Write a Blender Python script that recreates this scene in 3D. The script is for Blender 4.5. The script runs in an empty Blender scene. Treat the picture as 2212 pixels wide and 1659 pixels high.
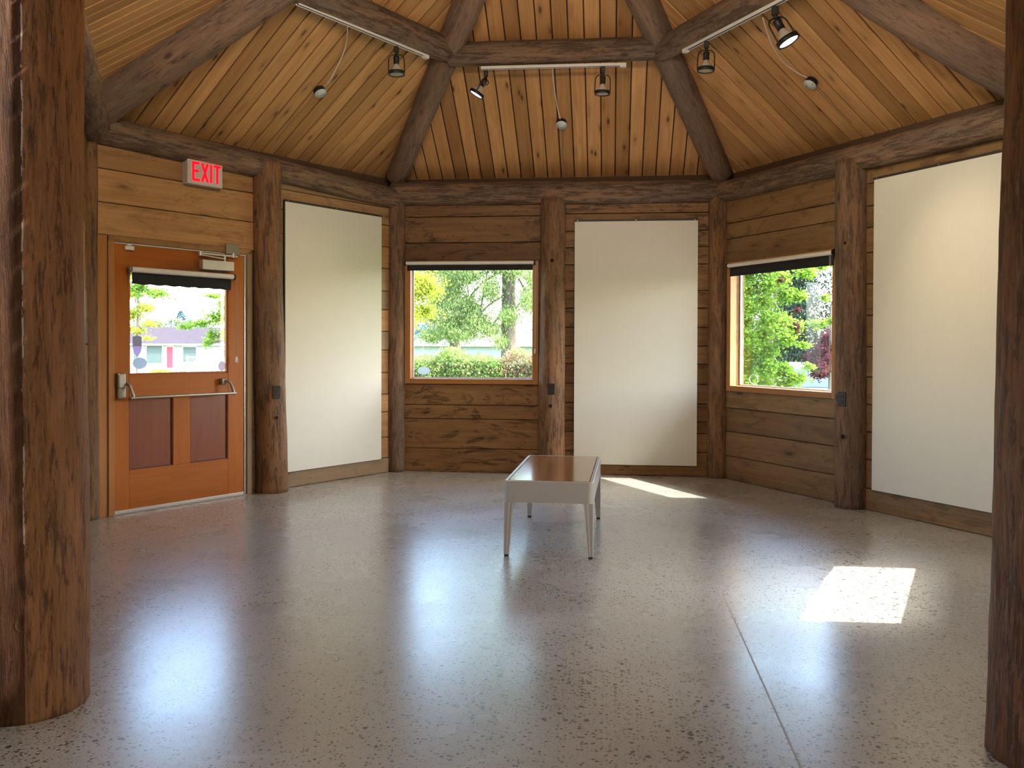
import bpy, bmesh, math, random
import numpy as np
from mathutils import Vector, Matrix, noise, Euler

# ------------------------------------------------------------------ camera, sky, sun, exposure
scn = bpy.context.scene
COL = scn.collection
VS = scn.view_settings
VS.view_transform = 'Standard'; VS.look = 'None'; VS.gamma = 1.0; VS.use_curve_mapping = False
VS.exposure = 0.75
scn.cycles.max_bounces = 5; scn.cycles.diffuse_bounces = 4; scn.cycles.glossy_bounces = 3
scn.cycles.transparent_max_bounces = 12
scn.cycles.sample_clamp_indirect = 3.0
scn.cycles.use_denoising = True
scn.cycles.use_adaptive_sampling = True; scn.cycles.adaptive_threshold = 0.05; scn.cycles.adaptive_min_samples = 24
scn.cycles.caustics_reflective = False; scn.cycles.caustics_refractive = False

cam_d = bpy.data.cameras.new('camera'); cam = bpy.data.objects.new('camera', cam_d); COL.objects.link(cam)
_yaw, _pitch, _roll = -0.1097, -0.0116, 0.0035
_f = Vector((math.sin(_yaw)*math.cos(_pitch), math.cos(_yaw)*math.cos(_pitch), math.sin(_pitch)))
_r = Vector((math.cos(_yaw), -math.sin(_yaw), 0)); _u = _r.cross(_f)
_r2 = _r*math.cos(_roll) + _u*math.sin(_roll); _u2 = -_r*math.sin(_roll) + _u*math.cos(_roll)
m = Matrix((_r2, _u2, -_f)).transposed().to_4x4(); m.translation = Vector((0.5689, -6.2842, 1.3025))
cam.matrix_world = m
cam_d.sensor_width = 36; cam_d.lens = 36*1946.3/2212; cam_d.shift_y = -61.02/2212
cam_d.clip_start = 0.02; cam_d.clip_end = 2000
scn.camera = cam

SKY_STRENGTH = 1.7
SUN_STRENGTH = 11.0
LOBBY_POWER = 36.0
world = bpy.data.worlds.new('sky'); scn.world = world; world.use_nodes = True
wn = world.node_tree; wn.nodes.clear()
sky = wn.nodes.new('ShaderNodeTexSky'); sky.sky_type = 'NISHITA'; sky.sun_disc = False
sky.sun_elevation = math.radians(44); sky.sun_rotation = math.radians(90)
sky.air_density = 1.0; sky.dust_density = 2.5; sky.ozone_density = 1.0
bgn = wn.nodes.new('ShaderNodeBackground'); bgn.inputs[1].default_value = SKY_STRENGTH
won = wn.nodes.new('ShaderNodeOutputWorld')
wn.links.new(sky.outputs[0], bgn.inputs[0]); wn.links.new(bgn.outputs[0], won.inputs[0])

def light(name, kind, loc, direction, energy, color=(1, 1, 1), **kw):
    l = bpy.data.lights.new(name, kind); o = bpy.data.objects.new(name, l); COL.objects.link(o)
    l.energy = energy; l.color = color
    o.location = loc; o.rotation_euler = Vector(direction).to_track_quat('-Z', 'Y').to_euler()
    for k, v in kw.items(): setattr(l, k, v)
    return o
light('sun', 'SUN', (20, 0, 20), (-1.04, 0.0, -1.0), SUN_STRENGTH, (1.0, 0.95, 0.86), angle=math.radians(0.6))
# unseen fill lights added under the lobby ceiling, behind the camera
light('lobby_fill', 'AREA', (-0.7, -7.6, 3.12), (0, 0.10, -1), LOBBY_POWER, (1.0, 0.93, 0.82), shape='RECTANGLE', size=3.0, size_y=2.0)
light('lobby_fill', 'AREA', (3.2, -7.6, 3.12), (0, 0.10, -1), LOBBY_POWER, (1.0, 0.93, 0.82), shape='RECTANGLE', size=3.0, size_y=2.0)

# unseen fill lights added inside the opening to brighten the board ceiling, and track lamps on the front purlins washing the panels
for x_, dx_, e_ in ((-1.0, -0.55, 30.0), (0.3, 0.0, 16.0), (1.6, 0.5, 24.0)):
    light('ceiling_fill', 'AREA', (x_, -2.75, 3.30), (dx_, 0.80, 0.45), e_, (1.0, 0.86, 0.68), shape='RECTANGLE', size=0.9, size_y=0.25)
for p_, t_, e_ in (((-0.7, -1.5, 3.75), (-2.0, 1.9, 2.15), 34), ((0.5, -1.6, 3.75), (0.45, 2.8, 2.1), 40), ((1.2, -1.6, 3.75), (2.95, 0.75, 2.2), 70)):
    light('track_lamp', 'SPOT', p_, Vector(t_)-Vector(p_), e_, (1.0, 0.86, 0.70), spot_size=math.radians(48), spot_blend=1.0, shadow_soft_size=0.05)

# ------------------------------------------------------------------ helpers
def rnd(s): return random.Random(s)
def setp(o, **kw):
    for k, v in kw.items(): o[k] = v
    return o
def tag(o, label, cat, group=None):
    o['label'] = label; o['category'] = cat
    if group: o['group'] = group
    return o
def link(o, parent=None):
    COL.objects.link(o)
    if parent is not None: o.parent = parent
    return o
def empty(name, mat=None, parent=None):
    o = bpy.data.objects.new(name, None); o.empty_display_size = 0.1; link(o, parent)
    if mat is not None: o.matrix_local = mat
    return o
def mesh_obj(name, verts, faces, mat, parent=None, M=None, smooth=False):
    me = bpy.data.meshes.new(name); me.from_pydata([tuple(v) for v in verts], [], faces)
    me.update()
    if mat: me.materials.append(mat)
    if smooth: me.polygons.foreach_set('use_smooth', [True]*len(me.polygons))
    o = bpy.data.objects.new(name, me); link(o, parent)
    if M is not None: o.matrix_local = M
    return o
class MB:
    """collects simple shapes into one mesh"""
    def __init__(s): s.v = []; s.f = []; s.sm = []
    def add(s, v, f, smooth=False):
        n = len(s.v); s.v += [tuple(p) for p in v]; s.f += [tuple(i+n for i in q) for q in f]; s.sm += [smooth]*len(f); return s
    def box(s, lo, hi, bev=0.0, M=None):
        lo = Vector(lo); hi = Vector(hi)
        if bev <= 0:
            v = [(x, y, z) for x in (lo.x, hi.x) for y in (lo.y, hi.y) for z in (lo.z, hi.z)]
            f = [(0, 1, 3, 2), (4, 6, 7, 5), (0, 4, 5, 1), (2, 3, 7, 6), (0, 2, 6, 4), (1, 5, 7, 3)]
        else:
            bm = bmesh.new(); bmesh.ops.create_cube(bm, size=1.0)
            for q in bm.verts: q.co = Vector(((lo.x+hi.x)/2+q.co.x*(hi.x-lo.x), (lo.y+hi.y)/2+q.co.y*(hi.y-lo.y), (lo.z+hi.z)/2+q.co.z*(hi.z-lo.z)))
            b = min(bev, 0.45*min(hi.x-lo.x, hi.y-lo.y, hi.z-lo.z))
            bmesh.ops.bevel(bm, geom=list(bm.edges), offset=b, segments=2, affect='EDGES', profile=0.5)
            bm.verts.index_update(); v = [tuple(q.co) for q in bm.verts]; f = [tuple(q.index for q in p.verts) for p in bm.faces]; bm.free()
        if M is not None: v = [tuple(M @ Vector(p)) for p in v]
        return s.add(v, f)
    def cyl(s, p0, p1, r0, r1=None, n=20, caps=True, smooth=True):
        r1 = r0 if r1 is None else r1
        p0 = Vector(p0); p1 = Vector(p1); d = (p1-p0).normalized(); a = d.orthogonal().normalized(); b = d.cross(a)
        v = []
        for p, r in ((p0, r0), (p1, r1)):
            for i in range(n):
                t = 2*math.pi*i/n; v.append(p+(a*math.cos(t)+b*math.sin(t))*r)
        s.add(v, [(i, (i+1) % n, n+(i+1) % n, n+i) for i in range(n)], smooth)
        if caps: s.add(v[:n], [tuple(reversed(range(n)))]); s.add(v[n:], [tuple(range(n))])
        return s
    def lathe(s, prof, p0, axis, n=24):
        p0 = Vector(p0); d = Vector(axis).normalized(); a = d.orthogonal().normalized(); b = d.cross(a)
        v = []
        for r, h in prof:
            for i in range(n):
                t = 2*math.pi*i/n; v.append(p0+d*h+(a*math.cos(t)+b*math.sin(t))*r)
        f = []
        for k in range(len(prof)-1):
            for i in range(n): f.append((k*n+i, k*n+(i+1) % n, (k+1)*n+(i+1) % n, (k+1)*n+i))
        return s.add(v, f, True)
    def tube(s, pts, r, n=10, closed=False):
        pts = [Vector(p) for p in pts]; N = len(pts); v = []
        up = None
        for i, p in enumerate(pts):
            a = pts[(i-1) % N] if (closed or i > 0) else p; b = pts[(i+1) % N] if (closed or i < N-1) else p
            d = (b-a).normalized()
            if up is None: up = d.orthogonal().normalized()
            up = (up-d*up.dot(d)).normalized(); w = d.cross(up)
            for k in range(n):
                t = 2*math.pi*k/n; v.append(p+(up*math.cos(t)+w*math.sin(t))*r)
        f = []
        for i in range(N if closed else N-1):
            j = (i+1) % N
            for k in range(n): f.append((i*n+k, i*n+(k+1) % n, j*n+(k+1) % n, j*n+k))
        s.add(v, f, True)
        if not closed: s.add(v[:n], [tuple(reversed(range(n)))]); s.add(v[-n:], [tuple(range(n))])
        return s
    def prism(s, poly, axis_from, axis_to):
        """poly: list of points (Vectors) extruded by axis_to-axis_from"""
        d = Vector(axis_to)-Vector(axis_from); n = len(poly); v = [Vector(p) for p in poly]+[Vector(p)+d for p in poly]
        f = [tuple(reversed(range(n))), tuple(range(n, 2*n))]+[(i, (i+1) % n, n+(i+1) % n, n+i) for i in range(n)]
        return s.add(v, f)
    def build(s, name, mat, parent=None, M=None):
        me = bpy.data.meshes.new(name); me.from_pydata(s.v, [], s.f); me.update()
        me.polygons.foreach_set('use_smooth', s.sm)
        if mat: me.materials.append(mat)
        o = bpy.data.objects.new(name, me); link(o, parent)
        if M is not None: o.matrix_local = M
        return o
def catmull(pts, k=6):
    pts = [Vector(p) for p in pts]; out = []
    P = [pts[0]*2-pts[1]]+pts+[pts[-1]*2-pts[-2]]
    for i in range(1, len(P)-2):
        for j in range(k):
            t = j/k; a, b, c, d = P[i-1], P[i], P[i+1], P[i+2]
            out.append(0.5*((2*b)+(c-a)*t+(2*a-5*b+4*c-d)*t*t+(3*b-a-3*c+d)*t**3))
    out.append(pts[-1]); return out

# ------------------------------------------------------------------ materials
class N:
    def __init__(s, name):
        s.m = bpy.data.materials.new(name); s.m.use_nodes = True; s.t = s.m.node_tree; s.t.nodes.clear()
        s.out = s.t.nodes.new('ShaderNodeOutputMaterial')
    def n(s, typ, **kw):
        q = s.t.nodes.new('ShaderNode'+typ)
        for k, v in kw.items(): setattr(q, k, v)
        return q
    def l(s, a, b): s.t.links.new(a, b)
    def val(s, inp, v):
        if hasattr(v, 'is_output') or isinstance(v, bpy.types.NodeSocket): s.l(v, inp)
        else: inp.default_value = v
    def math(s, op, a, b=0.0, clamp=False):
        q = s.n('Math', operation=op, use_clamp=clamp); s.val(q.inputs[0], a); s.val(q.inputs[1], b); return q.outputs[0]
    def coord(s, kind='Object'): return s.n('TexCoord').outputs[kind]
    def mapping(s, vec, scale=(1, 1, 1), loc=(0, 0, 0)):
        q = s.n('Mapping'); s.l(vec, q.inputs['Vector']); s.val(q.inputs['Scale'], scale); s.val(q.inputs['Location'], loc); return q.outputs[0]
    def rand(s): return s.n('ObjectInfo').outputs['Random']
    def shifted(s, vec, amt=37.0):
        r = s.rand(); c = s.n('CombineXYZ'); s.l(s.math('MULTIPLY', r, amt), c.inputs[0]); s.l(s.math('MULTIPLY', r, amt*1.7), c.inputs[1]); s.l(s.math('MULTIPLY', r, amt*2.3), c.inputs[2])
        q = s.n('VectorMath', operation='ADD'); s.l(vec, q.inputs[0]); s.l(c.outputs[0], q.inputs[1]); return q.outputs[0]
    def noise(s, vec, scale=5, detail=4, rough=0.55, dist=0.0):
        q = s.n('TexNoise'); s.l(vec, q.inputs['Vector']); q.inputs['Scale'].default_value = scale; q.inputs['Detail'].default_value = detail
        q.inputs['Roughness'].default_value = rough; q.inputs['Distortion'].default_value = dist; return q.outputs['Fac']
    def ramp(s, fac, stops, interp='LINEAR'):
        q = s.n('ValToRGB'); q.color_ramp.interpolation = interp; e = q.color_ramp.elements
        while len(e) < len(stops): e.new(0.5)
        for el, (p, c) in zip(e, stops):
            el.position = p; el.color = c if len(c) == 4 else (*c, 1)
        s.l(fac, q.inputs[0]); return q.outputs[0]
    def rng(s, fac, a, b, c=0.0, d=1.0):
        q = s.n('MapRange'); s.val(q.inputs[0], fac); q.inputs[1].default_value = a; q.inputs[2].default_value = b; q.inputs[3].default_value = c; q.inputs[4].default_value = d; return q.outputs[0]
    def mix(s, fac, a, b, typ='MIX'):
        q = s.n('Mix', data_type='RGBA', blend_type=typ); s.val(q.inputs[0], fac)
        for i, v in ((6, a), (7, b)):
            if isinstance(v, bpy.types.NodeSocket): s.l(v, q.inputs[i])
            else: q.inputs[i].default_value = v if len(v) == 4 else (*v, 1)
        return q.outputs[2]
    def bsdf(s, color, rough=0.5, bump=None, bstr=0.3, bdist=0.01, **kw):
        q = s.n('BsdfPrincipled')
        if isinstance(color, bpy.types.NodeSocket): s.l(color, q.inputs['Base Color'])
        else: q.inputs['Base Color'].default_value = (*color, 1)
        s.val(q.inputs['Roughness'], rough)
        for k, v in kw.items(): s.val(q.inputs[k.replace('_', ' ')], v)
        if bump is not None:
            b = s.n('Bump'); b.inputs['Strength'].default_value = bstr; b.inputs['Distance'].default_value = bdist; s.l(bump, b.inputs['Height']); s.l(b.outputs[0], q.inputs['Normal'])
        s.l(q.outputs[0], s.out.inputs[0]); return q

def plain(name, color, rough=0.5, metallic=0.0, var=0.04, **kw):
    k = N(name); c = k.coord(); f = k.noise(c, 9, 3)
    col = k.mix(k.rng(f, 0.3, 0.7, 0, 1), tuple(x*(1-var) for x in color), tuple(min(1, x*(1+var)) for x in color))
    k.bsdf(col, rough, Metallic=metallic, **kw); return k.m

def log_mat(name, orange, dark, grey, bark=0.5, greyamt=0.35, rough=0.62, fine=1.0):
    """peeled log: bare orange wood with stretched dark remnants of inner bark and grey weathering; local z runs along the log"""
    k = N(name); c = k.shifted(k.coord())
    big = k.noise(k.mapping(c, (5, 5, 0.9)), 1.0, 3, 0.6, 0.6)
    patch = k.math('ADD', k.math('MULTIPLY', k.noise(k.mapping(c, (30*fine, 30*fine, 4.2*fine)), 1.0, 7, 0.72, 0.35), 0.72), k.math('MULTIPLY', k.noise(k.mapping(c, (9, 9, 2.0)), 1.0, 4, 0.6, 0.5), 0.28))
    fib = k.noise(k.mapping(c, (90, 90, 4)), 1.0, 4, 0.6)
    tone = k.noise(k.mapping(c, (8, 8, 1.6)), 1.0, 4, 0.6, 0.4)
    base = k.mix(k.rng(tone, 0.3, 0.7), tuple(x*0.72 for x in orange), tuple(x*1.25 for x in orange))
    base = k.mix(k.math('MULTIPLY', k.rng(big, 0.42, 0.60), greyamt*1.6, True), base, grey)
    base = k.mix(k.math('MULTIPLY', k.rng(patch, 1-bark-0.025, 1-bark+0.030), 0.80, True), base, dark)
    base = k.mix(k.rng(fib, 0.35, 0.75, 0.0, 0.45), base, tuple(x*0.55 for x in orange))
    # fine worm-like light rings around patches
    ring = k.math('SUBTRACT', 1.0, k.math('MULTIPLY', k.math('ABSOLUTE', k.math('SUBTRACT', patch, 1-bark+0.0)), 75.0, True), True)
    base = k.mix(k.math('MULTIPLY', ring, 0.12), base, tuple(min(1, x*1.8+0.05) for x in orange))
    # small knots
    v = k.n('TexVoronoi'); v.inputs['Scale'].default_value = 1.0; k.l(k.mapping(c, (7, 7, 3.6)), v.inputs['Vector'])
    kn = k.math('MULTIPLY', k.rng(v.outputs['Distance'], 0.16, 0.09, 0, 1), k.math('GREATER_THAN', k.n('SeparateColor').outputs[0], 2.0))
    sc = k.n('SeparateColor'); k.l(v.outputs['Color'], sc.inputs[0])
    kn = k.math('MULTIPLY', k.rng(v.outputs['Distance'], 0.17, 0.08, 0, 1), k.math('GREATER_THAN', sc.outputs[0], 0.72))
    base = k.mix(k.math('MULTIPLY', kn, 0.8), base, tuple(x*0.5 for x in dark))
    fl = k.noise(k.mapping(c, (62*fine, 62*fine, 7.5*fine)), 1.0, 6, 0.75, 0.6)
    base = k.mix(k.rng(fl, 0.55, 0.63, 0.0, 0.60), base, tuple(x*0.8 for x in dark))
    base = k.mix(k.rng(fl, 0.46, 0.36, 0.0, 0.60), base, tuple(min(1, x*1.55+0.03) for x in grey))
    h = k.math('ADD', k.math('MULTIPLY', patch, -0.9), k.math('ADD', k.math('MULTIPLY', fib, 0.3), k.math('MULTIPLY', fl, -0.8)))
    k.bsdf(base, rough, bump=h, bstr=0.9, bdist=0.014, Specular_IOR_Level=0.3)
    return k.m, k, base

def plank_mat(name, light, dark, knot, var=0.35, stain=0.0, grey=None, rough=0.5, knot_scale=1.0, gloss=0.3, stain_col=(0.035, 0.014, 0.006), bump=0.25, gate=0.62):
    """sawn board: local x runs along the board, y or z across"""
    k = N(name); c = k.coord(); sh = k.shifted(c, 53.0); r = k.rand()
    grain = k.noise(k.mapping(sh, (1.3, 46, 46)), 1.0, 5, 0.65, 0.5)
    broad = k.noise(k.mapping(sh, (0.9, 7, 7)), 1.0, 3, 0.6, 0.8)
    v = k.n('TexVoronoi'); v.inputs['Scale'].default_value = knot_scale; k.l(k.mapping(sh, (2.6, 8.5, 8.5)), v.inputs['Vector'])
    sc = k.n('SeparateColor'); k.l(v.outputs['Color'], sc.inputs[0])
    gate = k.math('GREATER_THAN', sc.outputs[0], gate)
    kn = k.math('MULTIPLY', k.rng(v.outputs['Distance'], 0.17, 0.08, 0, 1), gate)
    halo = k.math('MULTIPLY', k.rng(v.outputs['Distance'], 0.42, 0.15, 0, 1), gate)
    tone = k.math('ADD', k.math('MULTIPLY', grain, 0.55), k.math('MULTIPLY', broad, 0.6))
    base = k.mix(k.rng(tone, 0.42, 0.76), dark, light)
    base = k.mix(1.0, base, k.ramp(r, [(0.0, (1-var, (1-var)*0.97, (1-var)*0.93)), (0.5, (1, 1, 1)), (1.0, (1+var*0.35, 1+var*0.38, 1+var*0.42))]), 'MULTIPLY')
    if grey: base = k.mix(k.math('MULTIPLY', k.rng(k.math('FRACT', k.math('MULTIPLY', r, 7.31)), 0.55, 0.75), 0.8), base, grey)
    base = k.mix(k.math('MULTIPLY', halo, 0.32), base, knot)
    base = k.mix(k.math('MULTIPLY', kn, 0.8), base, tuple(x*0.45 for x in knot))
    if stain > 0:
        st = k.noise(k.mapping(sh, (1.7, 5.0, 5.0)), 1.0, 6, 0.72, 2.4)
        st2 = k.noise(k.mapping(sh, (3.0, 60, 60)), 1.0, 2, 0.5)
        s2 = k.math('ADD', st, k.math('MULTIPLY', k.math('SUBTRACT', st2, 0.5), 0.22))
        base = k.mix(k.math('MULTIPLY', k.rng(s2, 0.53, 0.62), stain, True), base, stain_col)
    h = k.math('ADD', k.math('MULTIPLY', grain, 0.5), k.math('MULTIPLY', kn, -0.3))
    k.bsdf(base, rough, bump=h, bstr=bump, bdist=0.006, Specular_IOR_Level=gloss)
    return k.m

M = {}
M['post'], _, _ = log_mat('peeled_post_wood', (0.30, 0.145, 0.058), (0.070, 0.036, 0.020), (0.15, 0.112, 0.078), bark=0.47, greyamt=0.30)
M['post_grey'], _, _ = log_mat('weathered_post_wood', (0.27, 0.148, 0.075), (0.085, 0.050, 0.033), (0.155, 0.115, 0.082), bark=0.48, greyamt=0.50)
M['beam'], _, _ = log_mat('weathered_beam_wood', (0.30, 0.185, 0.110), (0.080, 0.050, 0.033), (0.18, 0.138, 0.102), bark=0.50, greyamt=0.55)
M['rafter'], _, _ = log_mat('rafter_wood', (0.30, 0.185, 0.118), (0.110, 0.068, 0.045), (0.20, 0.150, 0.115), bark=0.44, greyamt=0.45)
M['front_right'], _, _ = log_mat('dark_front_post_wood', (0.29, 0.115, 0.045), (0.080, 0.036, 0.021), (0.17, 0.105, 0.070), bark=0.50, greyamt=0.30, fine=1.1)

def front_post_mat():
    m_, k, base = log_mat('front_post_wood', (0.46, 0.205, 0.080), (0.095, 0.044, 0.025), (0.28, 0.155, 0.085), bark=0.46, greyamt=0.25, fine=1.2)
    # darker stained half beyond a line of old white paint that runs up the log
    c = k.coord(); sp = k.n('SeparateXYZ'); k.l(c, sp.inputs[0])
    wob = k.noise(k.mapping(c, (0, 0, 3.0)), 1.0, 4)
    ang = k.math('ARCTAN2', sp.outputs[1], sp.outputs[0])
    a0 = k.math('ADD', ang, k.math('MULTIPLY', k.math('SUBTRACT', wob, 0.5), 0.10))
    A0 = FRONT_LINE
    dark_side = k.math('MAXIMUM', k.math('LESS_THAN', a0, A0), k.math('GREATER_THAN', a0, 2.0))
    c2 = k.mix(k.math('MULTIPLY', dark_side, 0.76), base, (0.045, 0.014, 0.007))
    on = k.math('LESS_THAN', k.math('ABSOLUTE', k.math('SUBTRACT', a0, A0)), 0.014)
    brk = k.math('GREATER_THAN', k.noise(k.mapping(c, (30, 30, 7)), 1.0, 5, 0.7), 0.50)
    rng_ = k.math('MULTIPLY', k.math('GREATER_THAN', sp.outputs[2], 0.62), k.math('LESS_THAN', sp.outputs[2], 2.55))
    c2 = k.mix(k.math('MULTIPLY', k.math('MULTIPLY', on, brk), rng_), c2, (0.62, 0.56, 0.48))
    b = [n for n in k.t.nodes if n.type == 'BSDF_PRINCIPLED'][0]
    k.l(c2, b.inputs['Base Color']); return m_
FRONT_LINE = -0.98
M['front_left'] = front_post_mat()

M['ceil'] = plank_mat('ceiling_board_wood', (0.66, 0.375, 0.155), (0.46, 0.230, 0.082), (0.17, 0.068, 0.024), var=0.30, rough=0.5, gloss=0.25, knot_scale=1.35, gate=0.50, bump=0.4)
M['wallp'] = plank_mat('wall_plank_wood', (0.29, 0.160, 0.060), (0.170, 0.082, 0.030), (0.085, 0.035, 0.014), var=0.35, stain=0.75, rough=0.55, gloss=0.3)
M['wallp_clean'] = plank_mat('wall_plank_wood_pale', (0.52, 0.295, 0.125), (0.35, 0.185, 0.072), (0.10, 0.04, 0.016), var=0.28, stain=0.25, grey=(0.24, 0.18, 0.11), rough=0.55, gloss=0.3)
M['wallp_right'] = plank_mat('wall_plank_wood_tan', (0.30, 0.180, 0.080), (0.195, 0.108, 0.045), (0.075, 0.032, 0.014), var=0.22, stain=0.40, rough=0.5, gloss=0.35)
M['trimw'] = plank_mat('window_trim_wood', (0.46, 0.215, 0.066), (0.36, 0.150, 0.042), (0.30, 0.12, 0.03), var=0.12, rough=0.4, gloss=0.4, knot_scale=0.3)
M['doorw'] = plank_mat('door_wood', (0.46, 0.150, 0.020), (0.38, 0.112, 0.013), (0.30, 0.08, 0.013), var=0.06, rough=0.42, gloss=0.25, knot_scale=0.1)
M['doorp'] = plank_mat('door_panel_wood', (0.235, 0.060, 0.018), (0.19, 0.045, 0.013), (0.18, 0.04, 0.012), var=0.05, rough=0.38, gloss=0.45, knot_scale=0.1)
M['benchw'] = plank_mat('bench_top_wood', (0.38, 0.19, 0.075), (0.30, 0.14, 0.052), (0.25, 0.11, 0.04), var=0.05, rough=0.12, gloss=0.6, knot_scale=0.2, bump=0.02)
M['backing'] = plain('chinking', (0.30, 0.20, 0.12), 0.9, var=0.5)
M['deck'] = plain('roof_deck_dark', (0.035, 0.018, 0.010), 0.9)
M['shingle'] = plain('roof_shingles', (0.12, 0.10, 0.09), 0.9, var=0.3)
M['white'] = plain('panel_white', (0.73, 0.725, 0.635), 0.7, var=0.012)
M['whitep'] = plain('white_paint', (0.80, 0.79, 0.76), 0.4)
M['lobby'] = plain('lobby_paint', (0.72, 0.66, 0.56), 0.8)
M['benchf'] = plain('bench_paint', (0.45, 0.43, 0.385), 0.38, var=0.02)
M['benchl'] = plain('bench_inlay', (0.84, 0.81, 0.76), 0.4)
M['black'] = plain('black_metal', (0.012, 0.012, 0.012), 0.45)
M['blind'] = plain('black_blind_fabric', (0.012, 0.013, 0.015), 0.8)
M['rail'] = plain('dark_rail', (0.035, 0.026, 0.022), 0.6)
M['metal'] = plain('brushed_metal', (0.42, 0.39, 0.35), 0.36, metallic=0.85)
M['bronze'] = plain('dull_bronze', (0.30, 0.255, 0.20), 0.45, metallic=0.6)
M['alu'] = plain('pale_aluminium', (0.62, 0.60, 0.56), 0.35, metallic=0.6)
M['galv'] = plain('galvanised_cover', (0.66, 0.72, 0.72), 0.45, metallic=0.2, var=0.15)
M['bulb'] = plain('frosted_bulb', (0.52, 0.47, 0.40), 0.3)
M['cable'] = plain('white_cable', (0.72, 0.66, 0.56), 0.5)
M['wire'] = plain('tan_wire', (0.30, 0.20, 0.13), 0.5)
M['outlet'] = plain('dark_brown_plastic', (0.022, 0.013, 0.010), 0.35)
M['hole'] = plain('hole_dark', (0.008, 0.004, 0.003), 0.9)
M['signw'] = plain('sign_housing', (0.56, 0.52, 0.47), 0.5)
M['sweep'] = plain('door_sweep', (0.60, 0.57, 0.53), 0.4, metallic=0.3)
def emis(name, col, s):
    k = N(name); e = k.n('Emission'); e.inputs[0].default_value = (*col, 1); e.inputs[1].default_value = s; k.l(e.outputs[0], k.out.inputs[0]); return k.m
M['red'] = emis('exit_red', (1.0, 0.004, 0.012), 1.6)
M['lamp'] = emis('lit_lamp_face', (1.0, 0.93, 0.98), 6.0)

def thin_mat(name, col):
    k = N(name); d = k.n('BsdfDiffuse'); t_ = k.n('BsdfTranslucent'); d.inputs[0].default_value = (*col, 1); t_.inputs[0].default_value = (*col, 1)
    mx = k.n('MixShader'); mx.inputs[0].default_value = 0.5; k.l(d.outputs[0], mx.inputs[1]); k.l(t_.outputs[0], mx.inputs[2]); k.l(mx.outputs[0], k.out.inputs[0]); return k.m
M['sticker'] = thin_mat('sticker_film_grey', (0.60, 0.64, 0.70)); M['sticker2'] = thin_mat('sticker_film_mauve', (0.62, 0.52, 0.74)); M['sticker3'] = thin_mat('sticker_film_pink', (0.74, 0.64, 0.68))
def glass_mat(name, tint=(0.97, 0.985, 0.975), haze=0.02):
    k = N(name); lw = k.n('LayerWeight'); lw.inputs[0].default_value = 0.5
    fr = k.math('ADD', 0.035, k.math('MULTIPLY', k.math('POWER', lw.outputs['Facing'], 5.0), 0.9), True)
    tr = k.n('BsdfTransparent'); tr.inputs[0].default_value = (*tint, 1)
    gl = k.n('BsdfGlossy'); gl.inputs['Roughness'].default_value = 0.0
    mx = k.n('MixShader'); k.l(fr, mx.inputs[0]); k.l(tr.outputs[0], mx.inputs[1]); k.l(gl.outputs[0], mx.inputs[2])
    df = k.n('BsdfDiffuse'); df.inputs[0].default_value = (0.8, 0.82, 0.82, 1)
    m2 = k.n('MixShader'); m2.inputs[0].default_value = haze; k.l(mx.outputs[0], m2.inputs[1]); k.l(df.outputs[0], m2.inputs[2])
    k.l(m2.outputs[0], k.out.inputs[0]); return k.m
M['glass'] = glass_mat('window_glass')

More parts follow.
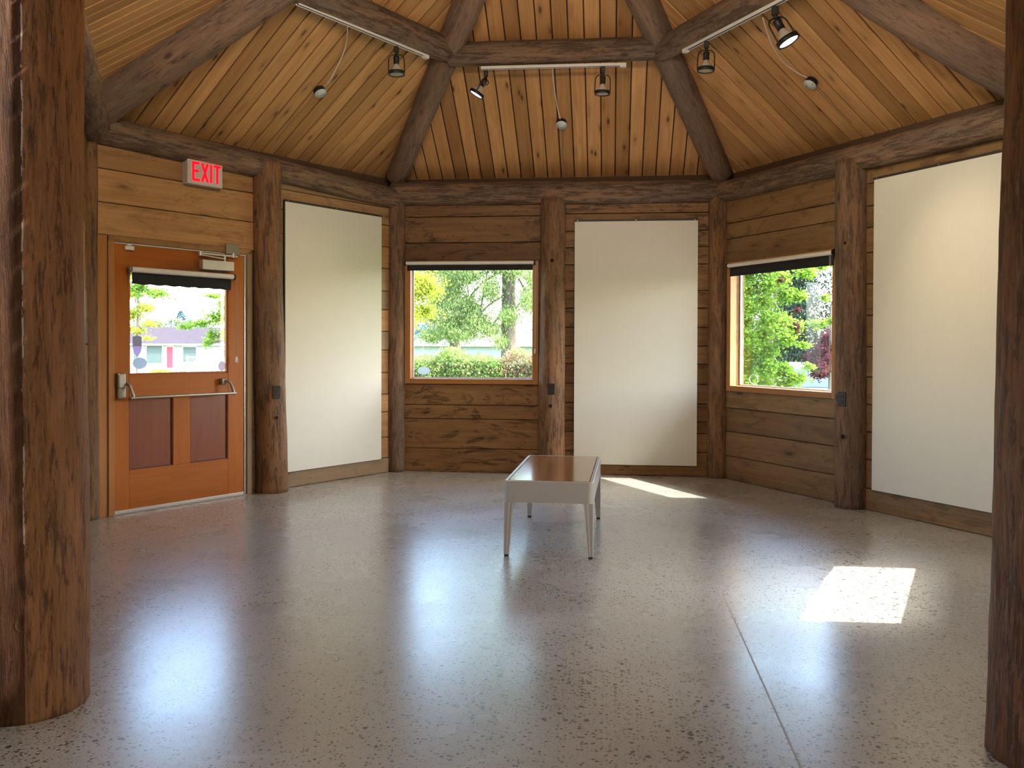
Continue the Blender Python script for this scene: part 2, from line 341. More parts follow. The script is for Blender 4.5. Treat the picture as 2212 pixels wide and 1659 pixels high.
def floor_mat():
    k = N('polished_concrete'); c = k.coord()
    cloud = k.noise(c, 0.9, 3, 0.5, 0.0); cl2 = k.noise(c, 3.2, 4, 0.6)
    base = k.mix(k.rng(cloud, 0.35, 0.65), (0.41, 0.415, 0.380), (0.50, 0.51, 0.475))
    base = k.mix(k.rng(cl2, 0.40, 0.72, 0, 0.35), base, (0.38, 0.35, 0.29))
    # exposed aggregate: dark pebbles of uneven size, denser in some areas
    dens = k.noise(c, 0.75, 3, 0.55, 0.3)
    def stones(scale, thr_lo, thr_hi, seed):
        v = k.n('TexVoronoi'); v.inputs['Scale'].default_value = scale; v.inputs['Randomness'].default_value = 1.0
        wn_ = k.n('TexNoise'); wn_.inputs['Scale'].default_value = scale*1.7; wn_.inputs['Detail'].default_value = 1.0; k.l(c, wn_.inputs['Vector'])
        wa = k.n('VectorMath', operation='MULTIPLY_ADD'); k.l(wn_.outputs['Color'], wa.inputs[0]); wa.inputs[1].default_value = (0.55/scale,)*3; k.l(c, wa.inputs[2])
        wv = k.mapping(wa.outputs[0], (1, 1, 1), (seed, seed*2, 0)); k.l(wv, v.inputs['Vector'])
        sc = k.n('SeparateColor'); k.l(v.outputs['Color'], sc.inputs[0])
        gate = k.math('GREATER_THAN', k.math('ADD', sc.outputs[0], k.rng(dens, 0.38, 0.62, -0.18, 0.22)), thr_lo)
        size = k.math('ADD', 0.16, k.math('MULTIPLY', sc.outputs[1], 0.28))
        inside = k.math('LESS_THAN', v.outputs['Distance'], size)
        return k.math('MULTIPLY', gate, inside), sc.outputs[2]
    m1, r1 = stones(66, 0.50, 0, 3.1); m2, r2 = stones(120, 0.38, 0, 7.7); m3, r3 = stones(40, 0.91, 0, 11.3)
    c1 = k.ramp(r1, [(0.0, (0.055, 0.050, 0.046)), (0.5, (0.12, 0.105, 0.09)), (1.0, (0.24, 0.19, 0.145))])
    base = k.mix(k.math('MULTIPLY', m1, 0.9), base, c1)
    c2 = k.ramp(r2, [(0.0, (0.13, 0.115, 0.10)), (0.6, (0.24, 0.20, 0.165)), (1.0, (0.56, 0.53, 0.47))])
    base = k.mix(k.math('MULTIPLY', m2, 0.7), base, c2)
    c3 = k.ramp(r3, [(0.0, (0.06, 0.055, 0.052)), (1.0, (0.20, 0.15, 0.11))])
    base = k.mix(m3, base, c3)
    sm = k.noise(k.mapping(c, (1.6, 3.0, 1), (4, 2, 0)), 1.0, 4, 0.6, 0.5)
    base = k.mix(k.rng(sm, 0.62, 0.85, 0, 0.3), base, (0.27, 0.215, 0.165))
    rough = k.rng(k.noise(c, 1.8, 3, 0.5, 0.0), 0.3, 0.7, 0.24, 0.32)
    h = k.noise(c, 24, 4, 0.6)
    k.bsdf(base, rough, bump=h, bstr=0.05, bdist=0.01, Specular_IOR_Level=0.8, Coat_Weight=0.5, Coat_Roughness=0.23, Coat_IOR=1.6)
    return k.m
M['floor'] = floor_mat()

# ------------------------------------------------------------------ plan of the room (metres); hexagon with a wider open front
S = 3.262; A = S*math.sqrt(3)/2
V = dict(BL=Vector((-S/2, A, 0)), BR=Vector((S/2, A, 0)), L=Vector((-S, 0, 0)), R=Vector((S, 0, 0)), FL=Vector((-1.55, -3.235, 0)), FR=Vector((2.005, -3.27, 0)))
APEX = Vector((0.15, -0.2, 4.985)); EAVE = 3.04
def wall_frame(a, b):
    """local x along the wall (left to right seen from inside), y outward, z up"""
    t = (b-a).normalized(); n = Vector((0, 0, 1)).cross(t)
    m = Matrix((t, n, Vector((0, 0, 1)))).transposed().to_4x4(); m.translation = a; return m
WF = dict(left=wall_frame(V['L'], V['BL']), back=wall_frame(V['BL'], V['BR']), right=wall_frame(V['BR'], V['R']),
          side_left=wall_frame(V['FL'], V['L']), side_right=wall_frame(V['R'], V['FR']))
def at(w, s, y, z): return WF[w] @ Matrix.Translation((s, y, z))
FACE = 0.0135          # front face of the planking, outward of the post line

# floor
floor = MB()
floor.box((-7, -12, -0.15), (7, 3.2, 0))
fo = floor.build('floor', M['floor']); fo['kind'] = 'structure'
jb = MB().box((1.154, -9.0, -0.001), (1.161, -1.45, 0.0006))
jm = plain('saw_cut', (0.34, 0.32, 0.29), 0.4); jb.build('control_joint', jm, fo)

# ---- walls
def wall(side, wkey, length, openings, rows_list, mat, hide_back=False):
    """rows_list: (s0, s1, [z boundaries]); openings: (s0, s1, z0, z1) left free in the backing"""
    root = MB()
    ys = (FACE+0.040, FACE+0.13)
    cuts = sorted({-0.02, length+0.02, *[o[0] for o in openings], *[o[1] for o in openings]})
    for a, b in zip(cuts[:-1], cuts[1:]):
        op = [o for o in openings if o[0] <= a+1e-6 and o[1] >= b-1e-6]
        if op:
            o = op[0]
            if o[2] > 0.01: root.box((a, ys[0], 0), (b, ys[1], o[2]))
            root.box((a, ys[0], o[3]), (b, ys[1], 2.86))
        else: root.box((a, ys[0], 0), (b, ys[1], 2.86))
    w = root.build('wall_'+side, M['backing'], M=WF[wkey]); w['kind'] = 'structure'
    MB().box((-0.1, 0.135, 2.6), (length+0.1, 0.175, 3.035)).build('blocking', plain('blocking_shade_tone', (0.085, 0.045, 0.022), 0.9), w)  # board's dark colour stands in for the shade above the wall log
    R = rnd(hash(side) % 97 if False else sum(map(ord, side)))
    for s0, s1, zs in rows_list:
        for z0, z1 in zip(zs[:-1], zs[1:]):
            # long edges of the sawn planks wander by a few millimetres
            n = max(2, int((s1-s0)/0.09)); L = s1-s0; x0 = (s0+s1)/2; zc = (z0+z1)/2
            dy = R.uniform(-0.003, 0.004); top = []; bot = []
            g = 0.0022
            for i in range(n+1):
                x = -L/2+L*i/n
                top.append((x, z1-zc-g-abs(noise.noise(Vector((x*7, z1*9, 3.1))))*0.004)); bot.append((x, z0-zc+g+abs(noise.noise(Vector((x*7, z0*9, 9.1))))*0.003))
            v = []; f = []
            for i in range(n+1):
                (xt, zt), (xb, zb) = top[i], bot[i]
                v += [(xb, 0.004, zb), (xb, 0, zb+0.004), (xt, 0, zt-0.004), (xt, 0.004, zt), (xt, 0.04, zt), (xb, 0.04, zb)]
            for i in range(n):
                a = i*6; b = a+6
                for q in range(6): f.append((a+q, b+q, b+(q+1) % 6, a+(q+1) % 6))
            f.append(tuple(range(6))); f.append(tuple(n*6+q for q in reversed(range(6))))
            p = mesh_obj('plank', v, f, mat(R) if callable(mat) else mat, w, Matrix.Translation((x0, FACE+dy, zc)))
    return w
# back wall
LB = (0.08, 1.485); RB = (1.725, 3.18)
full = [0, 0.241, 0.43, 0.545, 0.723, 0.92, 1.121, 1.30, 1.487, 1.678, 1.856, 2.118, 2.29, 2.454, 2.632, 2.80]
wall('back', 'back', S, [(0.10, 1.44, 0.935, 2.135)],
     [(0.02, 1.60, [0, 0.241, 0.545, 0.688, 0.905]), (0.02, 1.60, [2.157, 2.352, 2.617, 2.80]), (1.60, 3.24, full)], M['wallp'])
# left wall: door on the left bay
fullL = [0, 0.15, 0.36, 0.62, 0.80, 1.02, 1.25, 1.44, 1.66, 1.85, 2.08, 2.30, 2.52, 2.70, 2.85]
wall('left', 'left', S, [(0.175, 1.385, 0.0, 2.075)],
     [(0.02, 1.62, [2.12, 2.366, 2.618, 2.795, 2.90]), (1.62, 3.24, fullL)], M['wallp_clean'])
# right wall
fullR = [0, 0.17, 0.40, 0.62, 0.84, 1.06, 1.30, 1.55, 1.80, 2.05, 2.25, 2.42, 2.60, 2.80]
wall('right', 'right', S, [(0.20, 1.60, 0.88, 2.10)],
     [(0.02, 1.78, [0, 0.228, 0.469, 0.698, 0.868]), (0.02, 1.78, [2.115, 2.349, 2.50, 2.80]), (1.78, 3.24, fullR)], M['wallp_right'])
# side walls next to the opening (seen only edge-on); the right one has a window that lets the sun in
lsl = (V['L']-V['FL']).length; lsr = (V['FR']-V['R']).length
wall('side_left', 'side_left', lsl, [(0.80, 2.85, 0.92, 2.08)], [(0.1, lsl-0.02, [0, 0.241, 0.545, 0.90]), (0.1, lsl-0.02, [2.10, 2.35, 2.62, 2.80]), (0.1, 0.78, [0.90, 1.3, 1.7, 2.10]), (2.87, lsl-0.02, [0.90, 1.3, 1.7, 2.10])], M['wallp'])
# ------------------------------------------------------------------ logs
def log(name, p0, p1, r0, r1, mat, seed, nr=36, step=0.05, wob=0.010, rid=0.0035, knots=(), label=None, cat=None, group=None, oval=1.0):
    p0 = Vector(p0); p1 = Vector(p1); L = (p1-p0).length; d = (p1-p0)/L
    if abs(d.z) > 0.98: x = Vector((1, 0, 0)); x = (x-d*x.dot(d)).normalized()
    else: x = d.cross(Vector((0, 0, 1))).normalized()
    y = d.cross(x); Mx = Matrix((x, y, d)).transposed().to_4x4(); Mx.translation = p0
    ns = max(8, int(L/step)); v = []; f = []
    for i in range(ns+1):
        z = L*i/ns; r = r0+(r1-r0)*i/ns
        wx = noise.noise(Vector((z*0.9, seed*3.1, 0)))*wob; wy = noise.noise(Vector((z*0.9, seed*3.1, 7.7)))*wob
        for k in range(nr):
            t = 2*math.pi*k/nr; ct, st = math.cos(t), math.sin(t)
            rr = r*(1+0.05*noise.noise(Vector((ct*0.9, st*0.9, z*0.8+seed*5))))
            rr += rid*noise.noise(Vector((ct*5, st*5, z*2.2+seed*11)))+rid*0.8*noise.noise(Vector((ct*11, st*11, z*6+seed*2)))
            for (kz, ka, kh, kw) in knots:
                da = (t-ka+math.pi) % (2*math.pi)-math.pi
                q = (da*r/kw)**2+((z-kz)/(kw*2.2))**2
                if q < 6: rr += kh*math.exp(-q)
            v.append((wx+ct*rr, wy+st*rr*oval, z))
    for i in range(ns):
        for k in range(nr): f.append((i*nr+k, i*nr+(k+1) % nr, (i+1)*nr+(k+1) % nr, (i+1)*nr+k))
    f.append(tuple(reversed(range(nr)))); f.append(tuple(ns*nr+k for k in range(nr)))
    o = mesh_obj(name, v, f, mat, None, Mx, smooth=True)
    o.data.polygons[len(f)-1].use_smooth = False; o.data.polygons[len(f)-2].use_smooth = False
    if label: tag(o, label, cat, group)
    return o
def wp(w, s, y, z): return WF[w] @ Vector((s, y, z))

G = 'peeled log posts around the room'
pBL = log('log_post', wp('back', -0.012, 0.0, -0.01), wp('back', -0.012, 0.0, 2.80), 0.095, 0.098, M['post_grey'], 1, label='slim log post in the back left corner between left panel and back window', cat='post', group=G, wob=0.006)
pBR = log('log_post', wp('back', 3.262, 0.0, -0.01), wp('back', 3.255, 0.0, 2.80), 0.106, 0.103, M['post'], 2, label='log post in the back right corner, between the middle white panel and the right window', cat='post', group=G, wob=0.006)
pMB = log('log_post', wp('back', 1.603, -0.02, -0.01), wp('back', 1.609, -0.02, 2.77), 0.135, 0.125, M['post'], 3, label='brown log post standing behind the bench, between back window and middle panel', cat='post', group=G, wob=0.008)
pML = log('log_post', wp('left', 1.635, -0.03, -0.01), wp('left', 1.588, -0.03, 2.90), 0.142, 0.122, M['post'], 4, label='thick log post to the right of the orange door', cat='post', group=G, wob=0.01)
pMR = log('log_post', wp('right', 1.785, -0.02, -0.01), wp('right', 1.775, -0.02, 2.80), 0.130, 0.128, M['post_grey'], 5, label='grey and orange patched log post to the right of the right window', cat='post', group=G, wob=0.01)
pL = log('log_post', (-3.33, 0.0, -0.01), (-3.33, 0.0, 2.90), 0.115, 0.112, M['post'], 6, label='pale brown log post left of the door, partly hidden by the big front post', cat='post', group=G, wob=0.008)
pR = log('log_post', (3.30, 0.0, -0.01), (3.30, 0.0, 2.85), 0.115, 0.112, M['post'], 7, label='corner log post hidden behind the right front post', cat='post', group=G, wob=0.008)
# big front posts flanking the opening
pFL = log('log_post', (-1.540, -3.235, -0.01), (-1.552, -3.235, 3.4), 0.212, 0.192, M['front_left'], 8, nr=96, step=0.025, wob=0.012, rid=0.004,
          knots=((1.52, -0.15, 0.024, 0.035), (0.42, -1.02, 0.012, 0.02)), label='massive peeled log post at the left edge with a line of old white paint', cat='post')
pFR = log('log_post', (2.005, -3.27, -0.01), (2.035, -3.27, 3.4), 0.228, 0.190, M['front_right'], 9, nr=80, step=0.03, wob=0.008, rid=0.005,
          label='massive dark log post at the right edge of the picture', cat='post')
GB = 'log wall plates under the ceiling'
log('log_beam', wp('back', -0.05, 0.0, 2.853), wp('back', S+0.05, 0.0, 2.835), 0.120, 0.112, M['beam'], 10, label='horizontal log beam along the top of the back wall', cat='beam', group=GB, wob=0.006)
log('log_beam', wp('left', -0.05, 0.0, 2.905), wp('left', S+0.03, 0.0, 2.805), 0.108, 0.10, M['beam'], 11, label='horizontal log beam on top of the left wall above the exit sign', cat='beam', group=GB, wob=0.012)
log('log_beam', wp('right', 0.0, 0.0, 2.815), wp('right', S+0.05, 0.0, 2.82), 0.100, 0.112, M['beam'], 12, label='horizontal log beam on top of the right wall above the right window', cat='beam', group=GB, wob=0.012)
log('log_beam', wp('side_left', 0.0, 0.0, 2.90), wp('side_left', lsl+0.02, 0.0, 2.93), 0.12, 0.14, M['beam'], 13, label='grey log beam end at the far left, above the hidden side wall', cat='beam', group=GB)
log('log_beam', wp('side_right', -0.02, 0.0, 2.84), wp('side_right', lsr, 0.0, 2.86), 0.12, 0.12, M['beam'], 14, label='log beam over the hidden side wall at the far right', cat='beam', group=GB)
GR = 'log rafters rising to the peak'
RL = {}
def rafter(key, z0, zc, r0, r1, seed, lab):
    e = Vector((V[key].x, V[key].y, z0)); a = Vector((APEX.x, APEX.y, zc)); d = (e-a).normalized()
    RL[key] = (a, e)
    return log('log_rafter', e+d*0.06, a-d*0.05, r0, r1, M['rafter'], seed, label=lab, cat='rafter', group=GR, wob=0.016, nr=40)
rafter('BL', 3.055, 4.985, 0.105, 0.142, 20, 'log rafter rising from the back left corner to the peak')
rafter('BR', 3.035, 4.985, 0.115, 0.145, 21, 'log rafter rising from the back right corner to the peak')
rafter('L', 3.03, 4.985, 0.165, 0.150, 22, 'thick log rafter rising from the post left of the door')
rafter('R', 3.075, 4.985, 0.165, 0.150, 23, 'thick log rafter rising from the far right corner')
rafter('FL', 3.15, 4.985, 0.15, 0.14, 24, 'log rafter rising from the massive left front post')
rafter('FR', 3.15, 4.985, 0.15, 0.14, 25, 'log rafter rising from the massive right front post')
GP = 'log purlins between the rafters'
PU = dict(BL=Vector((-0.856, 1.509, 3.836)), BR=Vector((0.987, 1.509, 3.836)), L=Vector((-1.778, -0.087, 3.84)), R=Vector((1.908, -0.087, 3.836)))
log('log_purlin', PU['BL'], PU['BR'], 0.103, 0.098, M['beam'], 30, label='short log purlin carrying the middle lighting track', cat='beam', group=GP, wob=0.006)
log('log_purlin', PU['BL']+Vector((0.02, 0.03, 0.035)), PU['L']+Vector((0, 0, 0.05)), 0.110, 0.120, M['beam'], 31, label='short log purlin carrying the left lighting track', cat='beam', group=GP, wob=0.006)
log('log_purlin', PU['BR']+Vector((0, 0, -0.01)), PU['R']+Vector((0, 0, 0.0)), 0.100, 0.112, M['beam'], 32, label='short log purlin carrying the right lighting track', cat='beam', group=GP, wob=0.006)

# ---- ceiling: one board after another on each roof face
ceil_v = MB()
OFF = Vector((0, 0, 0.07))
ring = ['FL', 'L', 'BL', 'BR', 'R', 'FR']
faces = [(ring[i], ring[(i+1) % 6]) for i in range(6)]
def face_frame(a, b):
    P = Vector((V[a].x, V[a].y, EAVE))+OFF; Q = Vector((V[b].x, V[b].y, EAVE))+OFF; T = APEX+OFF
    t = (Q-P).normalized(); foot = P+t*(T-P).dot(t); up = (T-foot); H = up.length; up.normalize(); nrm = t.cross(up)  # nrm points up/out
    if nrm.z < 0: nrm = -nrm
    return P, Q, T, t, foot, up, H, nrm
for a, b in faces:                                              # roof deck above the boards, with wide eaves
    P, Q, T, t, foot, up, H, nrm = face_frame(a, b)
    ext = 1.06*1.19
    kf = (H+ext)/H
    P2 = T+(P-T)*kf; Q2 = T+(Q-T)*kf
    if (a, b) == ('FR', 'FL'): P2 = T+(P-T)*1.02; Q2 = T+(Q-T)*1.02
    lo = 0.0105
    ceil_v.prism([P2+nrm*lo, Q2+nrm*lo, T+nrm*lo], Vector((0, 0, 0)), nrm*0.06)
ceiling = ceil_v.build('ceiling', M['deck']); ceiling['kind'] = 'structure'
PW = 0.1368
for fi, (a, b) in enumerate(faces):
    P, Q, T, t, foot, up, H, nrm = face_frame(a, b)
    x0 = (P-foot).dot(t); x1 = (Q-foot).dot(t); R = rnd(fi+50)
    kf = (H+0.20)/H; x0 *= kf; x1 *= kf; hb = -0.20
    Mx = Matrix((up, t, up.cross(t))).transposed().to_4x4(); Mx.translation = foot
    # local x up the slope, local y along the eave, local z normal
    sgn = 1 if up.cross(t).dot(nrm) > 0 else -1
    x = x0-R.uniform(0, PW)
    def top_at(y):                                              # height of the triangle at eave coordinate y
        return H*(1-y/x0) if y < 0 else H*(1-y/x1)
    while x < x1:
        ya = max(x+0.0050, x0); yb = min(x+PW-0.0050, x1); x += PW
        if yb-ya < 0.015: continue
        ha, hc = top_at(ya), top_at(yb)
        poly = [(hb, ya), (hb, yb), (max(hb+0.001, hc), yb)]
        if ya < 0 < yb: poly.append((H, 0.0))
        poly.append((max(hb+0.001, ha), ya))
        ym = (ya+yb)/2; z0 = R.uniform(-0.0015, 0.0015); zi = 0.0; zo = 0.010*sgn
        bv = 0.0045
        v = []
        n = len(poly)
        cx_ = sum(p[0] for p in poly)/n
        for (px, py) in poly: v.append((px-1.2, py-ym+(bv if py < ym-1e-6 else (-bv if py > ym+1e-6 else 0)), z0*sgn))      # visible face, edges eased
        for (px, py) in poly: v.append((px-1.2, py-ym, z0*sgn+bv*sgn))
        for (px, py) in poly: v.append((px-1.2, py-ym, zo))
        f = [tuple(range(n)), tuple(2*n+i for i in reversed(range(n)))]
        for rr in (0, n):
            for i in range(n): f.append((rr+i, rr+n+i, rr+n+(i+1) % n, rr+(i+1) % n))
        mesh_obj('ceiling_board', v, f, M['ceil'], ceiling, Mx @ Matrix.Translation((1.2, ym, 0)))

# ------------------------------------------------------------------ windows
def window(name, w, s0, s1, z0, z1, fs=0.055, fb=0.05, ft=0.05, depth=(-0.018, 0.14), portal=True, visible=True):
    """s0..z1 is the outside of the casing; fs/fb/ft are the casing widths"""
    root = empty(name, WF[w]); root['kind'] = 'structure'
    y0, y1 = depth
    for nm, lo, hi in (('casing', (s0, y0, z0), (s0+fs, FACE+0.03, z1)), ('casing', (s1-fs, y0, z0), (s1, FACE+0.03, z1)),
                       ('casing', (s0+fs, y0, z1-ft), (s1-fs, FACE+0.03, z1)), ('casing', (s0+fs, y0, z0), (s1-fs, FACE+0.03, z0+fb))):
        c = [(lo[i]+hi[i])/2 for i in range(3)]; h = [(hi[i]-lo[i])/2 for i in range(3)]
        if h[2] > h[0]:     # vertical piece: length along local x, turned upright
            MB().box((-h[2], -h[1], -h[0]), (h[2], h[1], h[0]), 0.003).build(nm, M['trimw'], root, Matrix.Translation(c) @ Matrix.Rotation(-math.pi/2, 4, 'Y'))
        else: MB().box((-h[0], -h[1], -h[2]), (h[0], h[1], h[2]), 0.003).build(nm, M['trimw'], root, Matrix.Translation(c))
    a, b, c_, d = s0+fs, s1-fs, z0+fb, z1-ft
    # jambs lining the opening
    j = 0.018
    MB().box((a-j, FACE+0.03, c_-j), (a, y1, d+j)).build('jamb', M['trimw'], root)
    MB().box((b, FACE+0.03, c_-j), (b+j, y1, d+j)).build('jamb', M['trimw'], root)
    MB().box((a, FACE+0.03, d), (b, y1, d+j)).build('head', M['trimw'], root)
    MB().box((a, FACE+0.03, c_-j), (b, y1, c_)).build('sill', M['trimw'], root)
    # slim pale glazing bead and the pane
    yb = y1-0.045; g = 0.012
    bead = MB(); bead.box((a, yb, c_), (a+g, yb+0.02, d)).box((b-g, yb, c_), (b, yb+0.02, d)).box((a+g, yb, c_), (b-g, yb+0.02, c_+g)).box((a+g, yb, d-g), (b-g, yb+0.02, d))
    bead.build('glazing_bead', M['whitep'], root)
    MB().box((a+0.002, yb+0.008, c_+0.002), (b-0.002, yb+0.012, d-0.002)).build('pane', M['glass'], root)
    if portal:
        l = light('window_portal', 'AREA', (0, 0, 0), (0, -1, 0), 1.0, shape='RECTANGLE', size=b-a, size_y=d-c_)
        l.matrix_world = WF[w] @ Matrix.Translation(((a+b)/2, y1+0.02, (c_+d)/2)) @ Matrix.Rotation(-math.pi/2, 4, 'X')
        l.data.cycles.is_portal = True
    return root
window('window_1', 'back', 0.086, 1.466, 0.905, 2.160, fs=0.060, fb=0.052, ft=0.05)
window('window_2', 'right', 0.140, 1.615, 0.866, 2.118, fs=0.060, fb=0.052, ft=0.05)
wr3 = 1.30
c3 = (lsr-1.36)/2-0.35

wall('side_right', 'side_right', lsr, [(c3+0.02, c3+1.34, 0.54, 1.9)], [(0.1, lsr-0.1, [0, 0.18, 0.36, 0.52]), (0.1, lsr-0.1, [1.92, 2.2, 2.5, 2.8]), (0.1, c3, [0.52, 0.8, 1.1, 1.4, 1.7, 1.92]), (c3+1.36, lsr-0.1, [0.52, 0.8, 1.1, 1.4, 1.7, 1.92])], M['wallp'])
window('window_3', 'side_right', c3, c3+1.36, 0.52, 1.92)
window('window_added', 'side_left', 0.78, 2.87, 0.90, 2.10)  # unseen window added to let more daylight into the room

# ------------------------------------------------------------------ door
dr = empty('door_1', WF['left']); dr['kind'] = 'structure'
def board(name, lo, hi, mat, parent, bev=0.003, vert=None):
    c = [(lo[i]+hi[i])/2 for i in range(3)]; h = [(hi[i]-lo[i])/2 for i in range(3)]
    vert = (h[2] > h[0]) if vert is None else vert
    if vert: return MB().box((-h[2], -h[1], -h[0]), (h[2], h[1], h[0]), bev).build(name, mat, parent, Matrix.Translation(c) @ Matrix.Rotation(-math.pi/2, 4, 'Y'))
    return MB().box((-h[0], -h[1], -h[2]), (h[0], h[1], h[2]), bev).build(name, mat, parent, Matrix.Translation(c))
D0, D1, DT = 0.188, 1.372, 2.066; yf, yk = 0.012, 0.056
g0, g1, gz0, gz1 = 0.313, 1.214, 1.062, 1.862
board('stile', (D0, yf, 0.02), (g0, yk, DT), M['doorw'], dr); board('stile', (g1, yf, 0.02), (D1, yk, DT), M['doorw'], dr)
board('rail', (g0, yf, gz1), (g1, yk, DT), M['doorw'], dr, vert=False); board('rail', (g0, yf, 0.885), (g1, yk, gz0), M['doorw'], dr, vert=False)
board('rail', (g0, yf, 0.02), (g1, yk, 0.330), M['doorw'], dr, vert=False); board('mullion', (0.693, yf, 0.330), (0.849, yk, 0.885), M['doorw'], dr, vert=True)
board('door_panel', (g0, yf+0.016, 0.330), (0.693, yk-0.005, 0.885), M['doorp'], dr, 0.0, True); board('door_panel', (0.849, yf+0.016, 0.330), (g1, yk-0.005, 0.885), M['doorp'], dr, 0.0, True)
mo = MB()
for a_, b_ in ((g0, 0.693), (0.849, g1)):
    for lo, hi in (((a_, 0.33), (a_+0.008, 0.885)), ((b_-0.008, 0.33), (b_, 0.885)), ((a_, 0.33), (b_, 0.338)), ((a_, 0.877), (b_, 0.885))):
        mo.box((lo[0], yf+0.006, lo[1]), (hi[0], yf+0.02, hi[1]))
mo.build('panel_moulding', plain('dark_moulding', (0.09, 0.018, 0.008), 0.5), dr)
bd = MB()
for lo, hi in (((g0, gz0), (g0+0.014, gz1)), ((g1-0.014, gz0), (g1, gz1)), ((g0, gz0), (g1, gz0+0.014)), ((g0, gz1-0.014), (g1, gz1))): bd.box((lo[0], yf+0.008, lo[1]), (hi[0], yf+0.03, hi[1]))
bd.build('glazing_bead', M['doorw'], dr)
MB().box((g0, yf+0.020, gz0), (g1, yf+0.026, gz1)).build('pane', M['glass'], dr)
MB().box((D0, yf-0.004, 0.004), (D1, yf+0.03, 0.030), 0.003).build('door_sweep', M['sweep'], dr)
MB().box((D0-0.03, yf-0.03, 0.0), (D1+0.03, yf+0.10, 0.006), 0.002).build('threshold', M['bronze'], dr)
# frame and jambs
board('jamb', (0.135, -0.012, 0.0), (D0-0.004, 0.10, 2.112), M['trimw'], dr); board('jamb', (D1+0.022, -0.012, 0.0), (1.445, 0.10, 2.112), M['wallp_clean'], dr)
board('head_casing', (0.135, -0.012, DT+0.010), (1.445, 0.10, 2.120), M['wallp_clean'], dr)
board('filler_board', (0.045, 0.0, 0.0), (0.133, 0.10, 2.118), M['trimw'], dr)
MB().box((D0+0.0, yf-0.008, DT), (1.43, yf+0.012, DT+0.009)).build('weather_strip', M['whitep'], dr)
MB().box((D1+0.004, yf-0.008, 0.006), (D1+0.020, yf+0.012, DT)).build('weather_strip', M['alu'], dr)
# exit device: lock case, arms and cross bar
eb = empty('panic_bar', None, dr)
MB().box((0.196, -0.040, 0.962), (0.262, yf, 1.082), 0.012).box((0.200, -0.030, 0.885), (0.268, yf, 0.975), 0.012).build('lock_case', M['metal'], eb)
MB().box((1.120, -0.035, 0.965), (1.170, yf, 1.015), 0.006).build('pivot_case', M['bronze'], eb)
MB().tube(catmull([(0.262, -0.030, 1.000), (0.275, -0.060, 0.985), (0.283, -0.085, 0.93), (0.290, -0.095, 0.887)], 5), 0.012).build('arm', M['metal'], eb)
MB().tube(catmull([(1.150, -0.030, 0.995), (1.175, -0.065, 0.985), (1.190, -0.085, 0.93), (1.195, -0.095, 0.887)], 5), 0.012).build('arm', M['metal'], eb)
MB().cyl((0.262, -0.095, 0.893), (1.215, -0.095, 0.893), 0.0115).build('cross_bar', M['metal'], eb)
# closer
cl = empty('door_closer', None, dr)
MB().box((0.928, -0.046, 1.920), (1.235, yf, 1.998), 0.006).build('closer_body', M['alu'], cl)
MB().box((1.166, -0.030, 2.062), (1.300, -0.012, 2.150), 0.003).build('mounting_plate', M['bronze'], cl)
MB().cyl((1.15, -0.03, 1.995), (1.15, -0.03, 2.045), 0.011).box((0.90, -0.038, 2.040), (1.275, -0.024, 2.056), 0.003).build('closer_arm', M['alu'], cl)
MB().cyl((0.915, -0.03, 2.028), (0.915, -0.03, 2.062), 0.018).cyl((1.235, -0.03, 2.036), (1.235, -0.03, 2.072), 0.018).build('arm_pivot', M['alu'], cl)
MB().tube([(0.925, -0.034, 2.034), (1.15, -0.034, 2.018)], 0.006).build('closer_link', M['alu'], cl)
# contact sensor
sn = empty('door_contact', None, dr)
MB().box((0.273, -0.012, 2.022), (0.345, yf, 2.053), 0.003).build('sensor', M['whitep'], sn); MB().box((0.285, -0.012, 2.056), (0.325, yf, 2.070), 0.003).build('magnet', M['whitep'], sn)
l = light('door_portal', 'AREA', (0, 0, 0), (0, -1, 0), 1.0, shape='RECTANGLE', size=g1-g0, size_y=gz1-gz0)
l.matrix_world = WF['left'] @ Matrix.Translation(((g0+g1)/2, 0.15, (gz0+gz1)/2)) @ Matrix.Rotation(-math.pi/2, 4, 'X'); l.data.cycles.is_portal = True

# stickers on the glass
def disc_pts(rx, rz, n=28): return [(math.cos(2*math.pi*i/n)*rx, 0, math.sin(2*math.pi*i/n)*rz) for i in range(n)]
def sticker(w, s, z, pts, y, mat, label):
    b = MB(); b.prism([Vector(p) for p in pts], Vector((0, 0, 0)), Vector((0, 0.001, 0)))
    return tag(b.build('window_sticker', mat, None, at(w, s, y, z)), label, 'sticker')
sh = [(-0.038, 0, 0.075), (0.0, 0, 0.084), (0.038, 0, 0.075), (0.040, 0, 0.0), (0.030, 0, -0.045), (0.0, 0, -0.085), (-0.030, 0, -0.045), (-0.040, 0, 0.0)]
shs = sticker('left', 0.392, 1.285, sh, yf+0.0185, M['sticker2'], 'shield-shaped sticker seen from behind on the door window')
MB().prism([Vector(p) for p in [(-0.036, 0, 0.0), (0.036, 0, 0.0), (0.036, 0, 0.073), (0.0, 0, 0.081), (-0.036, 0, 0.073)]], (0, 0, 0), (0, 0.001, 0)).build('upper_field', M['sticker'], shs, Matrix.Translation((0, -0.0012, 0)))
sticker('left', 0.415, 1.153, disc_pts(0.060, 0.044), yf+0.0185, M['sticker'], 'grey oval sticker in the lower left corner of the door window')
sticker('left', 1.165, 1.118, disc_pts(0.036, 0.042), yf+0.0185, M['sticker3'], 'round pinkish sticker in the lower right corner of the door window')
sticker('back', 0.262, 1.036, disc_pts(0.068, 0.042), 0.102, M['sticker'], 'grey oval sticker in the lower left corner of the back window')
rs = MB(); ring_o = disc_pts(0.062, 0.044, 32)
rs.tube([Vector(p) for p in ring_o], 0.0035, 6, True)
